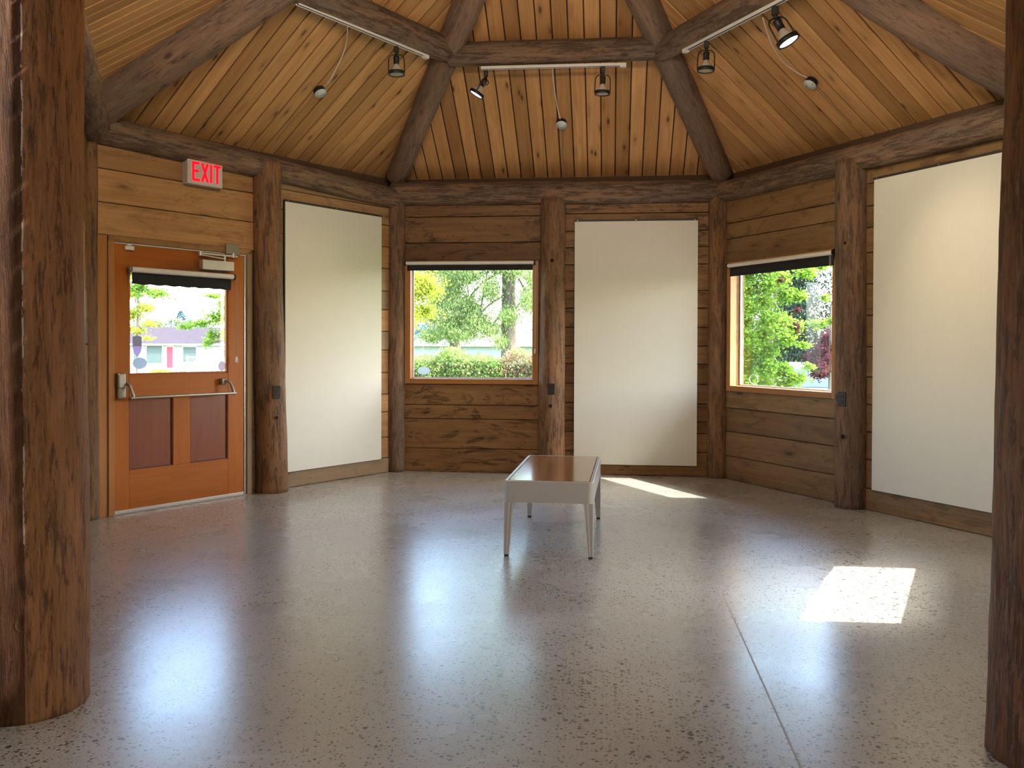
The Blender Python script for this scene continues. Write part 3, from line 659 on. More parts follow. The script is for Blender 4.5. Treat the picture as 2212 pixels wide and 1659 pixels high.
tag(rs.build('window_sticker', plain('sticker_ring', (0.55, 0.57, 0.57), 0.5), None, at('right', 0.405, 0.100, 0.985)), 'clear round sticker with pale rim low in the right window', 'sticker')

# ------------------------------------------------------------------ roller blinds
def blind(w, s0, s1, zc, r, zb, y, label, cord_s, cord_z, tilt=0.0, knob_r=0.022, hem=0.0, loop=True):
    root = empty('roller_blind', at(w, (s0+s1)/2, y, zc)); tag(root, label, 'blind')
    h = (s1-s0)/2; R = Matrix.Rotation(tilt, 4, 'Y')
    MB().cyl((-h, 0, 0), (h, 0, 0), r, n=24).build('blind_tube', M['whitep'], root, R)
    MB().cyl((-h-0.012, 0, 0), (-h, 0, 0), knob_r, n=20).build('end_bracket', M['black'], root, R)
    MB().cyl((h, 0, 0), (h+0.016, 0, 0), knob_r*1.15, n=20).build('end_bracket', M['black'], root, R)
    n = 40; v = []; f = []; hh = h-0.012
    for i in range(n+1):
        x = -hh+2*hh*i/n; dz = hem*math.sin(i*1.1)
        for k, z in enumerate((0.0, (zb-zc)*0.5, zb-zc+0.012+dz, zb-zc+dz)):
            yy = r*0.4+(0.004*math.sin(i*0.35) if k > 1 else 0)
            v.append((x, yy, z))
    for i in range(n):
        for k in range(3): f.append((i*4+k, (i+1)*4+k, (i+1)*4+k+1, i*4+k+1))
    fb = mesh_obj('blind_fabric', v, f, M['blind'], root, R, smooth=True)
    sm = fb.modifiers.new('thickness', 'SOLIDIFY'); sm.thickness = 0.002
    xs = cord_s-(s0+s1)/2; c = MB()
    c.tube([(xs-0.006, 0, 0), (xs-0.005, 0, (cord_z-zc)*0.5), (xs-0.001, 0, cord_z-zc)], 0.0016, 6)
    if loop: c.tube([(xs+0.006, 0, 0), (xs+0.006, 0, (cord_z-zc)*0.5), (xs+0.001, 0, cord_z-zc)], 0.0016, 6)
    c.build('pull_cord', M['cable'] if w != 'left' else M['wire'], root)
    MB().lathe([(0.0, 0.0), (0.008, -0.004), (0.011, -0.030), (0.011, -0.052), (0.0, -0.056)], (xs, 0, cord_z-zc), (0, 0, 1), 14).build('cord_weight', M['cable'], root)
    return root
blind('back', 0.106, 1.418, 2.139, 0.0185, 2.064, -0.040, 'roller blind with white tube and narrow black strip over the back window', 1.436, 1.27)
blind('right', 0.205, 1.600, 2.080, 0.0200, 1.974, -0.045, 'roller blind with white tube and deep black strip over the right window', 1.560, 1.14, knob_r=0.026)
bd_ = blind('left', 0.300, 1.222, 1.872, 0.0220, 1.762, -0.042, 'roller blind mounted on the door window, black fabric with ragged lower edge', 1.262, 1.20, hem=0.003)
MB().tube(catmull([(-0.46, -0.01, -0.01), (-0.475, -0.004, -0.06), (-0.472, 0.0, -0.12), (-0.468, 0.002, -0.20)], 4), 0.0035, 8).build('side_cord', M['cable'], bd_)
MB().lathe([(0.0, 0.0), (0.024, 0.0), (0.024, 0.02), (0.0, 0.02)], (-0.485, 0, 0), (1, 0, 0), 20).build('end_cap', M['bronze'], bd_)
blind('side_right', c3+0.03, c3+1.33, 1.87, 0.02, 1.00, -0.04, 'unseen roller blind added to trim the sun through the hidden side window', c3+1.345, 1.2)  # added out of view to limit the sun patch on the floor

# ------------------------------------------------------------------ white display panels
def panel(w, s, zb, label, H=2.44, Wd=1.22, skew=0.0):
    root = empty('display_panel', at(w, s, -0.004, zb)); tag(root, label, 'panel', 'tall white display panels')
    R = Matrix.Rotation(skew, 4, 'Y')
    MB().box((0, -0.016, 0), (Wd, 0.0, H), 0.0015).build('board', M['white'], root, R)
    MB().box((-0.006, -0.019, H), (Wd+0.006, 0.012, H+0.018), 0.002).build('top_rail', M['rail'], root, R)
    for x in (0.03, Wd/2, Wd-0.03): MB().cyl((x, -0.0205, H+0.009), (x, -0.018, H+0.009), 0.004, n=10).build('screw', M['alu'], root, R)
    e = MB(); e.box((-0.005, -0.010, 0), (0.0, 0.012, H)).box((0.0, 0.0, -0.004), (Wd, 0.012, 0.0)).build('back_edge', M['rail'], root, R)
    return root
panel('left', 1.800, 0.148, 'tall white panel on the left wall, right of the door post')
panel('back', 1.829, 0.108, 'tall white panel on the back wall behind the bench')
panel('right', 2.003, 0.172, 'tall white panel on the right wall beside the right front post')

# ------------------------------------------------------------------ exit sign
sg = empty('exit_sign', at('left', 0.775, 0.0, 2.598)); tag(sg, 'grey box sign with glowing red EXIT letters above the door', 'sign')
SW, SH = 0.330, 0.212
MB().box((0, -0.062, 0), (SW, FACE, SH), 0.004).build('sign_housing', M['signw'], sg)
def letter(strokes, x0, parent, w=0.021):
    b = MB()
    for pts in strokes:
        for (xa, za), (xb, zb) in zip(pts[:-1], pts[1:]):
            dx, dz = xb-xa, zb-za; L = math.hypot(dx, dz); nx, nz = -dz/L*w/2, dx/L*w/2
            b.prism([Vector((x0+xa+nx, -0.0622, za+nz)), Vector((x0+xa-nx, -0.0622, za-nz)), Vector((x0+xb-nx, -0.0622, zb-nz)), Vector((x0+xb+nx, -0.0622, zb+nz))], (0, 0, 0), (0, -0.003, 0))
        for (xa, za) in pts: b.cyl((x0+xa, -0.0622, za), (x0+xa, -0.0652, za), w/2, n=12, smooth=False)
    return b.build('letter', M['red'], parent)
zl, zh = 0.038, 0.172; zm = (zl+zh)/2
letter([[(0.048, zh), (0, zh), (0, zl), (0.052, zl)], [(0, zm+0.004), (0.042, zm+0.004)]], 0.052, sg)
letter([[(0, zh), (0.048, zl)], [(0.048, zh), (0, zl)]], 0.136, sg)
letter([[(0, zh), (0, zl)]], 0.219, sg)
letter([[(0, zh), (0.050, zh)], [(0.025, zh), (0.025, zl)]], 0.253, sg)

# ------------------------------------------------------------------ outlets and knot holes on the posts
def on_post(post_xy, r, ang, z, tilt=0):
    """frame on a post surface: local -y points away from the post"""
    d = Vector((math.cos(ang), math.sin(ang), 0)); t = Vector((0, 0, 1)).cross(-d)
    t = t if True else t
    m_ = Matrix((t, -d, Vector((0, 0, 1)))).transposed().to_4x4(); p = Vector((post_xy[0], post_xy[1], z))+d*r; m_.translation = p; return m_
def outlet(xy, r, ang, z, label):
    root = empty('electrical_outlet', on_post(xy, r, ang, z)); tag(root, label, 'outlet', 'dark outlets on the posts')
    MB().box((-0.035, -0.006, -0.057), (0.035, 0.02, 0.057), 0.003).build('cover_plate', M['outlet'], root)
    for zz in (0.020, -0.020):
        MB().box((-0.017, -0.009, zz-0.014), (0.017, -0.004, zz+0.014), 0.003).build('socket', M['black'], root)
    return root
def cam_ang(xy, off=0.0): return math.atan2(-6.2842-xy[1], 0.5689-xy[0])+off
def pxy(w, s, y): p = wp(w, s, y, 0); return (p.x, p.y)
cML = pxy('left', 1.622, -0.03); cMB = pxy('back', 1.605, -0.02); cMR = pxy('right', 1.782, -0.02)
outlet(cML, 0.134, cam_ang(cML, 0.42), 0.885, 'dark brown outlet on the post right of the door')
outlet(cMB, 0.130, cam_ang(cMB, -0.05), 0.868, 'dark brown outlet on the middle post behind the bench')
outlet(cMR, 0.127, cam_ang(cMR, -0.58), 0.880, 'dark brown outlet on the post right of the right window')
def hole(post, xy, r, ang, z, rad):
    b = MB().lathe([(rad*1.35, 0.0), (rad*1.3, 0.004), (rad, 0.005)], (0, 0, 0), (0, -1, 0), 16)
    b.build('hole_rim', M['post'], post, post.matrix_world.inverted() @ on_post(xy, r, ang, z))
    MB().lathe([(rad, 0.004), (0.0, 0.0045)], (0, 0, 0), (0, -1, 0), 16).build('bored_hole', M['hole'], post, post.matrix_world.inverted() @ on_post(xy, r, ang, z))
bpy.context.view_layer.update()
hole(pMB, cMB, 0.127, cam_ang(cMB, -0.02), 2.148, 0.017); hole(pMB, cMB, 0.132, cam_ang(cMB, -0.10), 0.700, 0.017)
hole(pML, cML, 0.136, cam_ang(cML, 0.42), 0.665, 0.015); hole(pMR, cMR, 0.128, cam_ang(cMR, -0.50), 0.58, 0.017)
hole(pMR, cMR, 0.127, cam_ang(cMR, -0.45), 2.13, 0.012)
# dark branch scar low on the left front post
rimm = plain('knot_wood', (0.10, 0.045, 0.02), 0.5)
kx = pFL.matrix_world.inverted() @ on_post((-1.545, -3.235), 0.206, cam_ang((-1.545, -3.235), -0.03), 0.34)
MB().lathe([(0.030, 0.0), (0.028, 0.010), (0.020, 0.014), (0.015, 0.006), (0.0, 0.004)], (0, 0, 0), (0, -1, 0), 20).build('knot', rimm, pFL, kx)

# ------------------------------------------------------------------ lighting tracks and spotlights
def frame_along(a, b):
    t = Vector(b)-Vector(a); t.z = 0; L = (Vector(b)-Vector(a)).length; t = (Vector(b)-Vector(a)).normalized()
    n = Vector((0, 0, 1)).cross(t).normalized(); z = t.cross(n)
    m_ = Matrix((t, n, z)).transposed().to_4x4(); m_.translation = Vector(a); return m_, L
def track(a, b, label, feed='end'):
    m_, L = frame_along(a, b); root = empty('light_track', m_); tag(root, label, 'light track', 'ceiling light tracks')
    c = MB(); c.box((0, -0.018, 0.000), (L, 0.018, 0.010)); c.box((0, -0.018, -0.014), (L, -0.013, 0.0)); c.box((0, 0.013, -0.014), (L, 0.018, 0.0))
    c.build('channel', M['whitep'], root)
    MB().box((0.01, -0.012, -0.008), (L-0.01, 0.012, -0.001)).build('conductor', M['black'], root)
    MB().box((-0.004, -0.020, -0.023), (0.05, 0.020, 0.011), 0.003).build('end_feed', M['whitep'], root) if feed == 'start' else MB().box((L-0.05, -0.020, -0.026), (L+0.004, 0.020, 0.011), 0.003).build('end_feed', M['whitep'], root)
    return root
TL = ((-1.60, 0.222, 3.770), (-0.995, 1.269, 3.755)); TB = ((-0.566, 1.500, 3.712), (0.681, 1.500, 3.706)); TR = ((1.150, 1.215, 3.716), (1.800, 0.090, 3.716))
track((-1.70, 0.049, 3.773), TL[1], 'white light track under the left purlin'); track(*TB, 'white light track under the middle purlin'); track(*TR, 'white light track under the right purlin', 'start')
def spot(p, aim, label, lit, energy, side=0.0, size=1.0):
    """adapter, yoke, socket, bulb and ring; aim is the direction the lamp face looks"""
    root = empty('spotlight', Matrix.Translation(p) @ Matrix.Scale(size*1.12, 4)); tag(root, label, 'spotlight', 'black ring spotlights on the tracks')
    MB().box((-0.016, -0.016, -0.045), (0.016, 0.016, 0.0), 0.004).cyl((0, 0, -0.062), (0, 0, -0.04), 0.010).build('adapter', M['black'], root)
    d = Vector(aim).normalized()
    u = Vector((math.cos(side), math.sin(side), 0)); u = (u-d*u.dot(d)).normalized()
    # the yoke starts at the adapter and runs down both sides to the ring
    top = Vector((0, 0, -0.060)); R_ = 0.058; ln = 0.135
    c0 = top+d*ln
    pts = catmull([c0-u*R_, c0-u*R_-d*0.06, top-u*(R_-0.004)+d*0.025, top-u*(R_*0.6)+d*0.004, top, top+u*(R_*0.6)+d*0.004, top+u*(R_-0.004)+d*0.025, c0+u*R_-d*0.06, c0+u*R_], 4)
    MB().tube(pts, 0.0042, 8).build('yoke', M['black'], root)
    MB().lathe([(R_-0.006, -0.011), (R_+0.002, -0.011), (R_+0.002, 0.013), (R_-0.006, 0.013), (R_-0.006, -0.011)], c0, d, 28).build('ring', M['black'], root)
    s0 = top+d*0.012
    MB().lathe([(0.0, 0.0), (0.020, 0.0), (0.022, 0.008), (0.021, 0.058), (0.0, 0.058)], s0, d, 20).build('socket', M['black'], root)
    MB().lathe([(0.014, 0.056), (0.020, 0.064), (0.030, 0.085), (0.046, 0.108), (0.050, 0.122), (0.050, 0.132)], s0, d, 28).build('bulb', M['bulb'], root)
    MB().lathe([(0.050, 0.130), (0.035, 0.133), (0.0, 0.134)], s0, d, 28).build('bulb_face', M['lamp'] if lit else M['bulb'], root)
    w_ = d.cross(u)
    MB().tube(catmull([top+w_*0.004, top+w_*0.034+d*0.015, s0+w_*0.030+d*0.03, s0+w_*0.018+d*0.035], 5), 0.004, 8).build('lead', M['black'], root)
    if energy > 0: light('spot_beam', 'SPOT', Vector(p)+(c0+d*0.03)*size*1.12, d, energy, (1.0, 0.80, 0.55), spot_size=math.radians(62), spot_blend=1.0, shadow_soft_size=0.05)
    return root
P_ = lambda x: Vector(x)
spot((-1.185, 0.940, 3.735), (0.03, -0.02, -1), 'small black spotlight on the left track', False, 0.0, side=0.1)
spot((-0.525, 1.500, 3.688), (-0.52, -0.03, -0.85), 'tilted lit spotlight at the left end of the middle track', True, 25, side=1.6)
spot((0.488, 1.500, 3.688), (-0.04, 0.02, -1), 'upright spotlight at the right end of the middle track', False, 0.0, side=0.0)
spot((1.302, 0.952, 3.695), (-0.03, 0.0, -1), 'black spotlight on the lower end of the right track', False, 0.0, side=0.0)
spot((1.705, 0.255, 3.695), (0.46, -0.10, -0.88), 'brightly lit spotlight at the top edge on the right track', True, 60, side=0.3, size=1.22)

# ------------------------------------------------------------------ junction boxes, cables and wires on the ceiling
def face_n(a, b): return face_frame(a, b)[7]
def jbox(p, face, cab, label):
    nrm = -face_n(*face); P, Q, T, t, foot, up, H, _n = face_frame(*face)
    m_ = Matrix((t, nrm.cross(t), nrm)).transposed().to_4x4(); m_.translation = Vector(p)
    root = empty('junction_box', m_); tag(root, label, 'junction box', 'round ceiling junction boxes')
    MB().cyl((0, 0, -0.004), (0, 0, 0.038), 0.050, n=24).build('box', M['black'], root)
    MB().lathe([(0.053, 0.038), (0.053, 0.041), (0.0, 0.042)], (0, 0, 0), (0, 0, 1), 28).build('cover', M['galv'], root)
    for x in (0.032, -0.032): MB().cyl((x, 0.0, 0.041), (x, 0, 0.044), 0.004, n=8).build('screw', M['black'], root)
    cb = MB().tube(catmull([Vector(p)+Vector(c_) if i == 0 else Vector(c_) for i, c_ in enumerate(cab)], 6), 0.0055, 8)
    tag(cb.build('cable', M['cable']), label.replace('round metal junction box', 'white cable feeding the junction box'), 'cable', 'white ceiling cables')
    return m_
def on_face(face, al, upd, off=0.012):
    P, Q, T, t, foot, up, H, nrm = face_frame(*face); return P+(Q-P)*al+up*upd-nrm*off
jbox((-1.915, 1.185, 3.470), ('L', 'BL'), [(0.035, 0.01, 0.03), (-1.80, 1.11, 3.52), (-1.66, 0.98, 3.66), (-1.57, 0.83, 3.745), (-1.46, 0.50, 3.768)], 'round metal junction box on the left ceiling slope')
jbox((0.087, 2.322, 3.428), ('BL', 'BR'), [(-0.01, -0.05, 0.02), (0.055, 2.13, 3.54), (0.04, 1.90, 3.66), (0.045, 1.65, 3.715), (0.05, 1.515, 3.715)], 'round metal junction box on the middle ceiling slope')
jbox((2.138, 1.092, 3.402), ('BR', 'R'), [(-0.045, -0.03, 0.02), (2.00, 1.02, 3.46), (1.88, 0.93, 3.52), (1.76, 0.76, 3.62), (1.66, 0.50, 3.705)], 'round metal junction box on the right ceiling slope')
def wire(face, pts, tail, label):
    Pt = [on_face(face, a_, u_, 0.006) for a_, u_ in pts]+[Vector(q) for q in tail]
    tag(MB().tube(catmull(Pt, 5), 0.0032, 6).build('wire', M['wire']), label, 'wire')
def face_al(face, p):
    P, Q, T, t, foot, up, H, nrm = face_frame(*face); p = Vector(p); return (p-P).dot(t)/(Q-P).length, (p-P).dot(up)
for face, p, lab in ((('L', 'BL'), (-1.915, 1.185, 3.47), 'thin wire from the left junction box down to the wall beam'), (('BL', 'BR'), (0.087, 2.322, 3.43), 'thin wire from the middle junction box down to the wall beam'), (('BR', 'R'), (2.138, 1.092, 3.40), 'thin wire from the right junction box down to the wall beam')):
    al, ud = face_al(face, p)
    wire(face, [(al, ud-0.05), (al+0.002, ud*0.66), (al-0.002, ud*0.33), (al, 0.02)], [], lab)
# screw hooks in the logs
def hook(p, d, label):
    d = Vector(d).normalized(); b = MB(); o = d.orthogonal().normalized()
    b.tube([Vector(p), Vector(p)+d*0.02], 0.0022, 6)
    b.tube([Vector(p)+d*(0.034+0.014*math.cos(a_))+o*0.014*math.sin(a_) for a_ in np.linspace(math.pi, -math.pi*0.6, 14)], 0.0022, 6)
    tag(b.build('screw_hook', M['alu']), label, 'hook')
hook((-3.18, -0.10, 3.16), (0.35, -0.6, -0.1), 'small steel screw hook at the foot of the thick left rafter')
hook((1.15, 1.15, 3.90), (-0.3, -0.3, 0.3), 'small steel screw hook above the right purlin')

# ------------------------------------------------------------------ bench
bh = empty('bench', Matrix.Translation((0.204, -0.125, 0)) @ Matrix.Rotation(math.radians(-1.3), 4, 'Z'))
tag(bh, 'low white bench with a glossy brown wooden top, alone in the middle of the room', 'bench')
bw, bl, hz, ap = 0.275, 0.655, 0.468, 0.132
def rounded(bw_, bl_, r, n=6):
    out = []
    for cx_, cy_, a0 in ((bw_-r, bl_-r, 0), (-bw_+r, bl_-r, 90), (-bw_+r, -bl_+r, 180), (bw_-r, -bl_+r, 270)):
        for i in range(n+1): a_ = math.radians(a0+90*i/n); out.append((cx_+r*math.cos(a_), cy_+r*math.sin(a_)))
    return out
o_ = rounded(bw, bl, 0.035); i_ = rounded(bw-0.022, bl-0.022, 0.012); nn = len(o_); fr = MB()
def loops(fr, ls):
    v = []; f = []
    for pts, z in ls: v += [(x, y, z) for x, y in pts]
    for k in range(len(ls)-1):
        for i in range(nn): f.append((k*nn+i, k*nn+(i+1) % nn, (k+1)*nn+(i+1) % nn, (k+1)*nn+i))
    fr.add(v, f)
o2 = rounded(bw-0.004, bl-0.004, 0.033)
loops(fr, [(i_, hz-ap), (o_, hz-ap), (o_, hz-0.005), (o2, hz), (i_, hz), (i_, hz-0.02), (i_, hz-ap)])
fr.build('apron_frame', M['benchf'], bh)
MB().box((-bw+0.026, -bl+0.026, hz-0.03), (bw-0.026, bl-0.026, hz+0.001), 0.003).build('bench_seat', M['benchw'], bh, None)
seat = [c_ for c_ in bh.children if c_.name.startswith('bench_seat')][0]
seat.data.transform(Matrix.Rotation(math.pi/2, 4, 'Z')); seat.matrix_local = Matrix.Rotation(-math.pi/2, 4, 'Z')
for sx in (-1, 1):
    for sy in (-1, 1):
        # outer faces plumb, inner faces taper towards the floor
        X, Y = sx*bw, sy*bl; tw, bt = 0.060, 0.031; z1 = hz-ap; z0 = 0.012
        def ring_(w_, z): return [(X, Y, z), (X-sx*w_, Y, z), (X-sx*w_, Y-sy*w_, z), (X, Y-sy*w_, z)]
        v = ring_(bt, z0)+ring_(tw, z1); f = [(0, 1, 2, 3), (4, 7, 6, 5)]+[(i, 4+i, 4+(i+1) % 4, (i+1) % 4) for i in range(4)]
        lg = mesh_obj('leg', v, f, M['benchf'], bh)
        # pale fluting strips on the two outer faces
        st = MB()
        def pt(u, k_, face):   # u across 0..1, k_ height 0..1
            w_ = bt+(tw-bt)*k_; z = z0+(z1-z0)*k_
            return Vector((X-sx*w_*u, Y+sy*0.0015, z)) if face == 0 else Vector((X+sx*0.0015, Y-sy*w_*u, z))
        for face in (0, 1):
            for u0, u1 in ((0.0, 0.10), (0.52, 0.62), (0.93, 1.0)):
                du = 0.004 if True else 0
                q0, q1 = pt(u0, 0, face), pt(u1, 0, face); q2, q3 = pt(u1-0.03, 1, face), pt(u0, 1, face)
                st.add([q0, q1, q2, q3], [(0, 1, 2, 3)])
        st.build('leg_fluting', M['benchl'], lg)
        MB().box((X-sx*bt/2-bt/2+0.003, Y-sy*bt/2-bt/2+0.003, 0), (X-sx*bt/2+bt/2-0.003, Y-sy*bt/2+bt/2-0.003, z0)).build('leg_glide', M['black'], lg)

# ------------------------------------------------------------------ lobby behind the opening (around and behind the camera)
lb = MB()
lb.box((-6.0, -11.6, 0), (-5.9, -3.3, 3.2)).box((5.9, -11.6, 0), (6.0, -3.3, 3.2))
o = lb.build('wall_lobby_sides', M['lobby']); o['kind'] = 'structure'
o = MB().box((-6, -11.7, 0), (6, -11.6, 3.2)).build('wall_lobby_rear', M['lobby']); o['kind'] = 'structure'
o = MB().box((-6, -11.7, 3.2), (6, -3.45, 3.3)).build('ceiling_lobby', M['lobby']); o['kind'] = 'structure'
o = MB().box((-6, -3.36, 0), (-1.66, -3.26, 3.4)).build('wall_lobby_front_left', M['wallp']); o['kind'] = 'structure'
o = MB().box((2.14, -3.38, 0), (6, -3.28, 3.4)).build('wall_lobby_front_right', M['wallp']); o['kind'] = 'structure'
log('log_beam', (-1.75, -3.25, 3.22), (2.25, -3.27, 3.22), 0.14, 0.14, M['beam'], 15, label='log beam over the wide opening between the two front posts', cat='beam', group=GB)

# ------------------------------------------------------------------ outdoors
def leaf_mat(name, cols, trans=0.45, rough=0.5):
    k = N(name); c = k.coord(); f = k.noise(c, 1.6, 3, 0.6); f2 = k.noise(c, 23, 2, 0.5)
    mixf = k.math('ADD', k.math('MULTIPLY', f, 0.55), k.math('MULTIPLY', f2, 0.45))
    n = len(cols); col = k.ramp(mixf, [(0.34+0.32*i/(n-1), cols[i]) for i in range(n)])
    d = k.n('BsdfDiffuse'); t_ = k.n('BsdfTranslucent'); k.l(col, d.inputs[0]); k.l(col, t_.inputs[0])
    mx = k.n('MixShader'); mx.inputs[0].default_value = trans; k.l(d.outputs[0], mx.inputs[1]); k.l(t_.outputs[0], mx.inputs[2]); k.l(mx.outputs[0], k.out.inputs[0]); return k.m
ML_ = dict(yellow=leaf_mat('yellow_green_leaf', [(0.20, 0.27, 0.03), (0.32, 0.39, 0.05), (0.50, 0.48, 0.09)]),
           lime=leaf_mat('bright_green_leaf', [(0.125, 0.255, 0.033), (0.205, 0.355, 0.045), (0.315, 0.415, 0.095)]),
           cedar=leaf_mat('cedar_leaf', [(0.10, 0.155, 0.05), (0.19, 0.27, 0.09), (0.33, 0.38, 0.15)], 0.3),
           hedge=leaf_mat('hedge_leaf', [(0.12, 0.20, 0.045), (0.20, 0.30, 0.08), (0.30, 0.36, 0.14)], 0.3),
           hedgered=leaf_mat('hedge_tip_leaf', [(0.24, 0.12, 0.085), (0.32, 0.17, 0.13), (0.30, 0.26, 0.12)], 0.3),
           plum=leaf_mat('plum_leaf', [(0.060, 0.023, 0.033), (0.095, 0.030, 0.045), (0.145, 0.045, 0.060)], 0.4),
           dark=leaf_mat('dark_conifer_leaf', [(0.037, 0.060, 0.042), (0.055, 0.090, 0.060), (0.085, 0.125, 0.085)], 0.2),
           pale=leaf_mat('pale_green_leaf', [(0.185, 0.255, 0.115), (0.255, 0.325, 0.165), (0.345, 0.385, 0.225)], 0.4),
           blue=leaf_mat('hazed_distant_trees', [(0.05, 0.10, 0.12), (0.07, 0.13, 0.15), (0.09, 0.16, 0.17)], 0.0))  # last entry: distance haze is mixed into the blue-green leaf colour
M['trunk'], _, _ = log_mat('tree_bark', (0.19, 0.15, 0.12), (0.08, 0.06, 0.05), (0.16, 0.14, 0.12), bark=0.5, greyamt=0.5)
def leaves(name, centers, size, mat, parent=None, seed=0, droop=0.0, aspect=1.0, flat=0.0):
    """one small bent leaf (two triangles) per centre"""
    g = np.random.default_rng(seed); C = np.asarray(centers, float); n = len(C)
    a = g.normal(size=(n, 3)); a[:, 2] = a[:, 2]*(1-flat)-droop*2.2; a /= np.linalg.norm(a, axis=1)[:, None]
    b = g.normal(size=(n, 3)); b[:, 2] *= (1-flat); b -= a*(a*b).sum(1)[:, None]; b /= np.linalg.norm(b, axis=1)[:, None]
    s = size*g.uniform(0.6, 1.3, n)[:, None]; w = s*0.5*aspect; h = s*0.5
    nn_ = np.cross(a, b)*s*0.12
    v = np.stack([C-a*h, C+b*w+nn_, C+a*h, C-b*w+nn_], 1).reshape(-1, 3)
    me = bpy.data.meshes.new(name); me.vertices.add(4*n); me.vertices.foreach_set('co', v.ravel().astype(np.float32))
    i = np.arange(n)[:, None]*4; tri = np.concatenate([i+[0, 1, 2], i+[0, 2, 3]], 1).reshape(-1)
    me.loops.add(6*n); me.loops.foreach_set('vertex_index', tri.astype(np.int32))
    me.polygons.add(2*n); me.polygons.foreach_set('loop_start', (np.arange(2*n)*3).astype(np.int32)); me.polygons.foreach_set('loop_total', np.full(2*n, 3, np.int32))
    me.update(); me.validate(); me.materials.append(mat)
    o_ = bpy.data.objects.new(name, me); link(o_, parent); o_['kind'] = 'stuff'; return o_
def blob_pts(blobs, n, seed, shell=0.55):
    g = np.random.default_rng(seed); vol = np.array([b[3]*b[4]*b[5] for b in blobs])**0.67; k = g.choice(len(blobs), n, p=vol/vol.sum()); B = np.array(blobs)[k]
    d = g.normal(size=(n, 3)); d /= np.linalg.norm(d, axis=1)[:, None]; r = np.clip(0.22+0.52*np.abs(g.normal(size=n)), 0, 1.75)[:, None]
    return B[:, :3]+d*r*B[:, 3:6]
def crown(cx_, cy_, cz_, rx, ry, rz, nb, seed, bs=0.35):
    g = np.random.default_rng(seed); out = []
    for _ in range(nb):
        d = g.normal(size=3); d /= np.linalg.norm(d); r = g.random()**0.5*0.85
        s = bs*g.uniform(0.6, 1.2); out.append((cx_+d[0]*rx*r, cy_+d[1]*ry*r, cz_+d[2]*rz*r, rx*s, ry*s, rz*s*0.8))
    return out
def tree(label, kind, base, top, tr, blobs, n, size, seed, leafkw={}, group=None, branches=0, name='tree', extra=None):
    root = empty(name, Matrix.Translation(base)); tag(root, label, 'tree', group)
    h = top-base[2]
    tk = MB(); tk.lathe([(tr*1.25, 0), (tr, h*0.12), (tr*0.8, h*0.5), (tr*0.35, h)], (0, 0, 0), (0, 0, 1), 14); tk.build('trunk', M['trunk'], root)
    R = rnd(seed)
    for b in range(branches):
        bb = blobs[R.randrange(len(blobs))]; z = h*R.uniform(0.3, 0.85); e = Vector((bb[0]-base[0], bb[1]-base[1], bb[2]-base[2]))
        MB().tube(catmull([(0, 0, z*0.9), e*0.5+Vector((0, 0, z*0.5)), e], 4), tr*0.12, 6).build('branch', M['trunk'], root)
    P = blob_pts(blobs, n, seed)-np.array(base)
    leaves('foliage', P, size, ML_[kind], root, seed, **leafkw)
    if extra: leaves('foliage', blob_pts(extra[0], extra[1], seed+5)-np.array(base), size, ML_[extra[2]], root, seed+1, **leafkw)
    return root
# ground falls away from the building
n = 30; gv = []; gf = []
def gz(x, y):
    d = max(0.0, math.hypot(x, y)-5.0); return -0.16-1.22*min(1.0, d/30.0)
for i in range(n+1):
    for j in range(n+1):
        x = -130+260*i/n; y = -60+260*j/n; x = x*abs(x/130)**0.6 if x else 0; gv.append((x, y, gz(x, y)))
for i in range(n):
    for j in range(n): gf.append((i*(n+1)+j, (i+1)*(n+1)+j, (i+1)*(n+1)+j+1, i*(n+1)+j+1))
gm = N('lawn'); c_ = gm.coord(); gm.bsdf(gm.ramp(gm.noise(c_, 0.5, 5), [(0.35, (0.10, 0.15, 0.045)), (0.65, (0.20, 0.26, 0.09))]), 0.9)
go = mesh_obj('ground', gv, gf, gm.m, smooth=True); go['kind'] = 'structure'
dv = MB().box((-40, 24.5, 0), (10, 29.5, 0.02)); do = dv.build('street', plain('asphalt', (0.14, 0.14, 0.145), 0.85), None, Matrix.Translation((0, 0, -1.42))); do['kind'] = 'structure'

# seen through the back window: cedar, maple, hedge
cb = [(-2.9+x*0.5, 19.5+0.3*y, z, rx, 1.3, rz) for x, y, z, rx, rz in ((-3.4, 0, 3.5, .62, .40), (-2.4, 1, 3.0, .55, .55), (-3.2, 0, 2.2, .55, .45), (-1.2, 0, 3.4, .60, .45), (-1.5, 1, 2.5, .50, .50), (-2.3, 0, 2.0, .45, .40), (-0.7, 0, 2.0, .42, .40), (0.0, 0, 2.9, .42, .50), (0.2, 1, 3.6, .6, .35), (1.6, 0, 3.5, .5, .4), (2.2, 0, 2.6, .36, .55), (0.1, -1, 1.75, .40, .30), (1.1, -1, 2.15, .42, .28), (2.6, 1, 3.2, .4, .5), (3.2, 1, 2.3, .4, .6), (-1.4, -1, 1.6, .42, .26), (-3.4, -1, 1.55, .40, .28), (0.7, -1, 1.4, .22, .2), (0, 0, 5.2, 2.6, 1.0), (0, 1, 7.5, 1.8, 1.6))]
tree('tall cedar with drooping green sprays beyond the hedge, seen through the back window', 'cedar', (-2.45, 20.2, -0.9), 9.5, 0.24, cb, 52000, 0.090, 61, dict(droop=0.8, aspect=0.32), branches=10)
cb2 = [(-4.25+x, 21.5, z, rx, 0.9, rz) for x, z, rx, rz in ((0, 3.6, .7, .5), (-0.5, 2.7, 0.5, .5), (0.5, 2.2, 0.5, .5), (0, 5, 1.2, 1.0), (-0.2, 1.7, 0.5, .35))]
tree('second cedar standing left of the tall one beyond the hedge', 'cedar', (-4.3, 21.6, -0.9), 7.0, 0.20, cb2, 16000, 0.11, 62, dict(droop=0.8, aspect=0.32), branches=5)
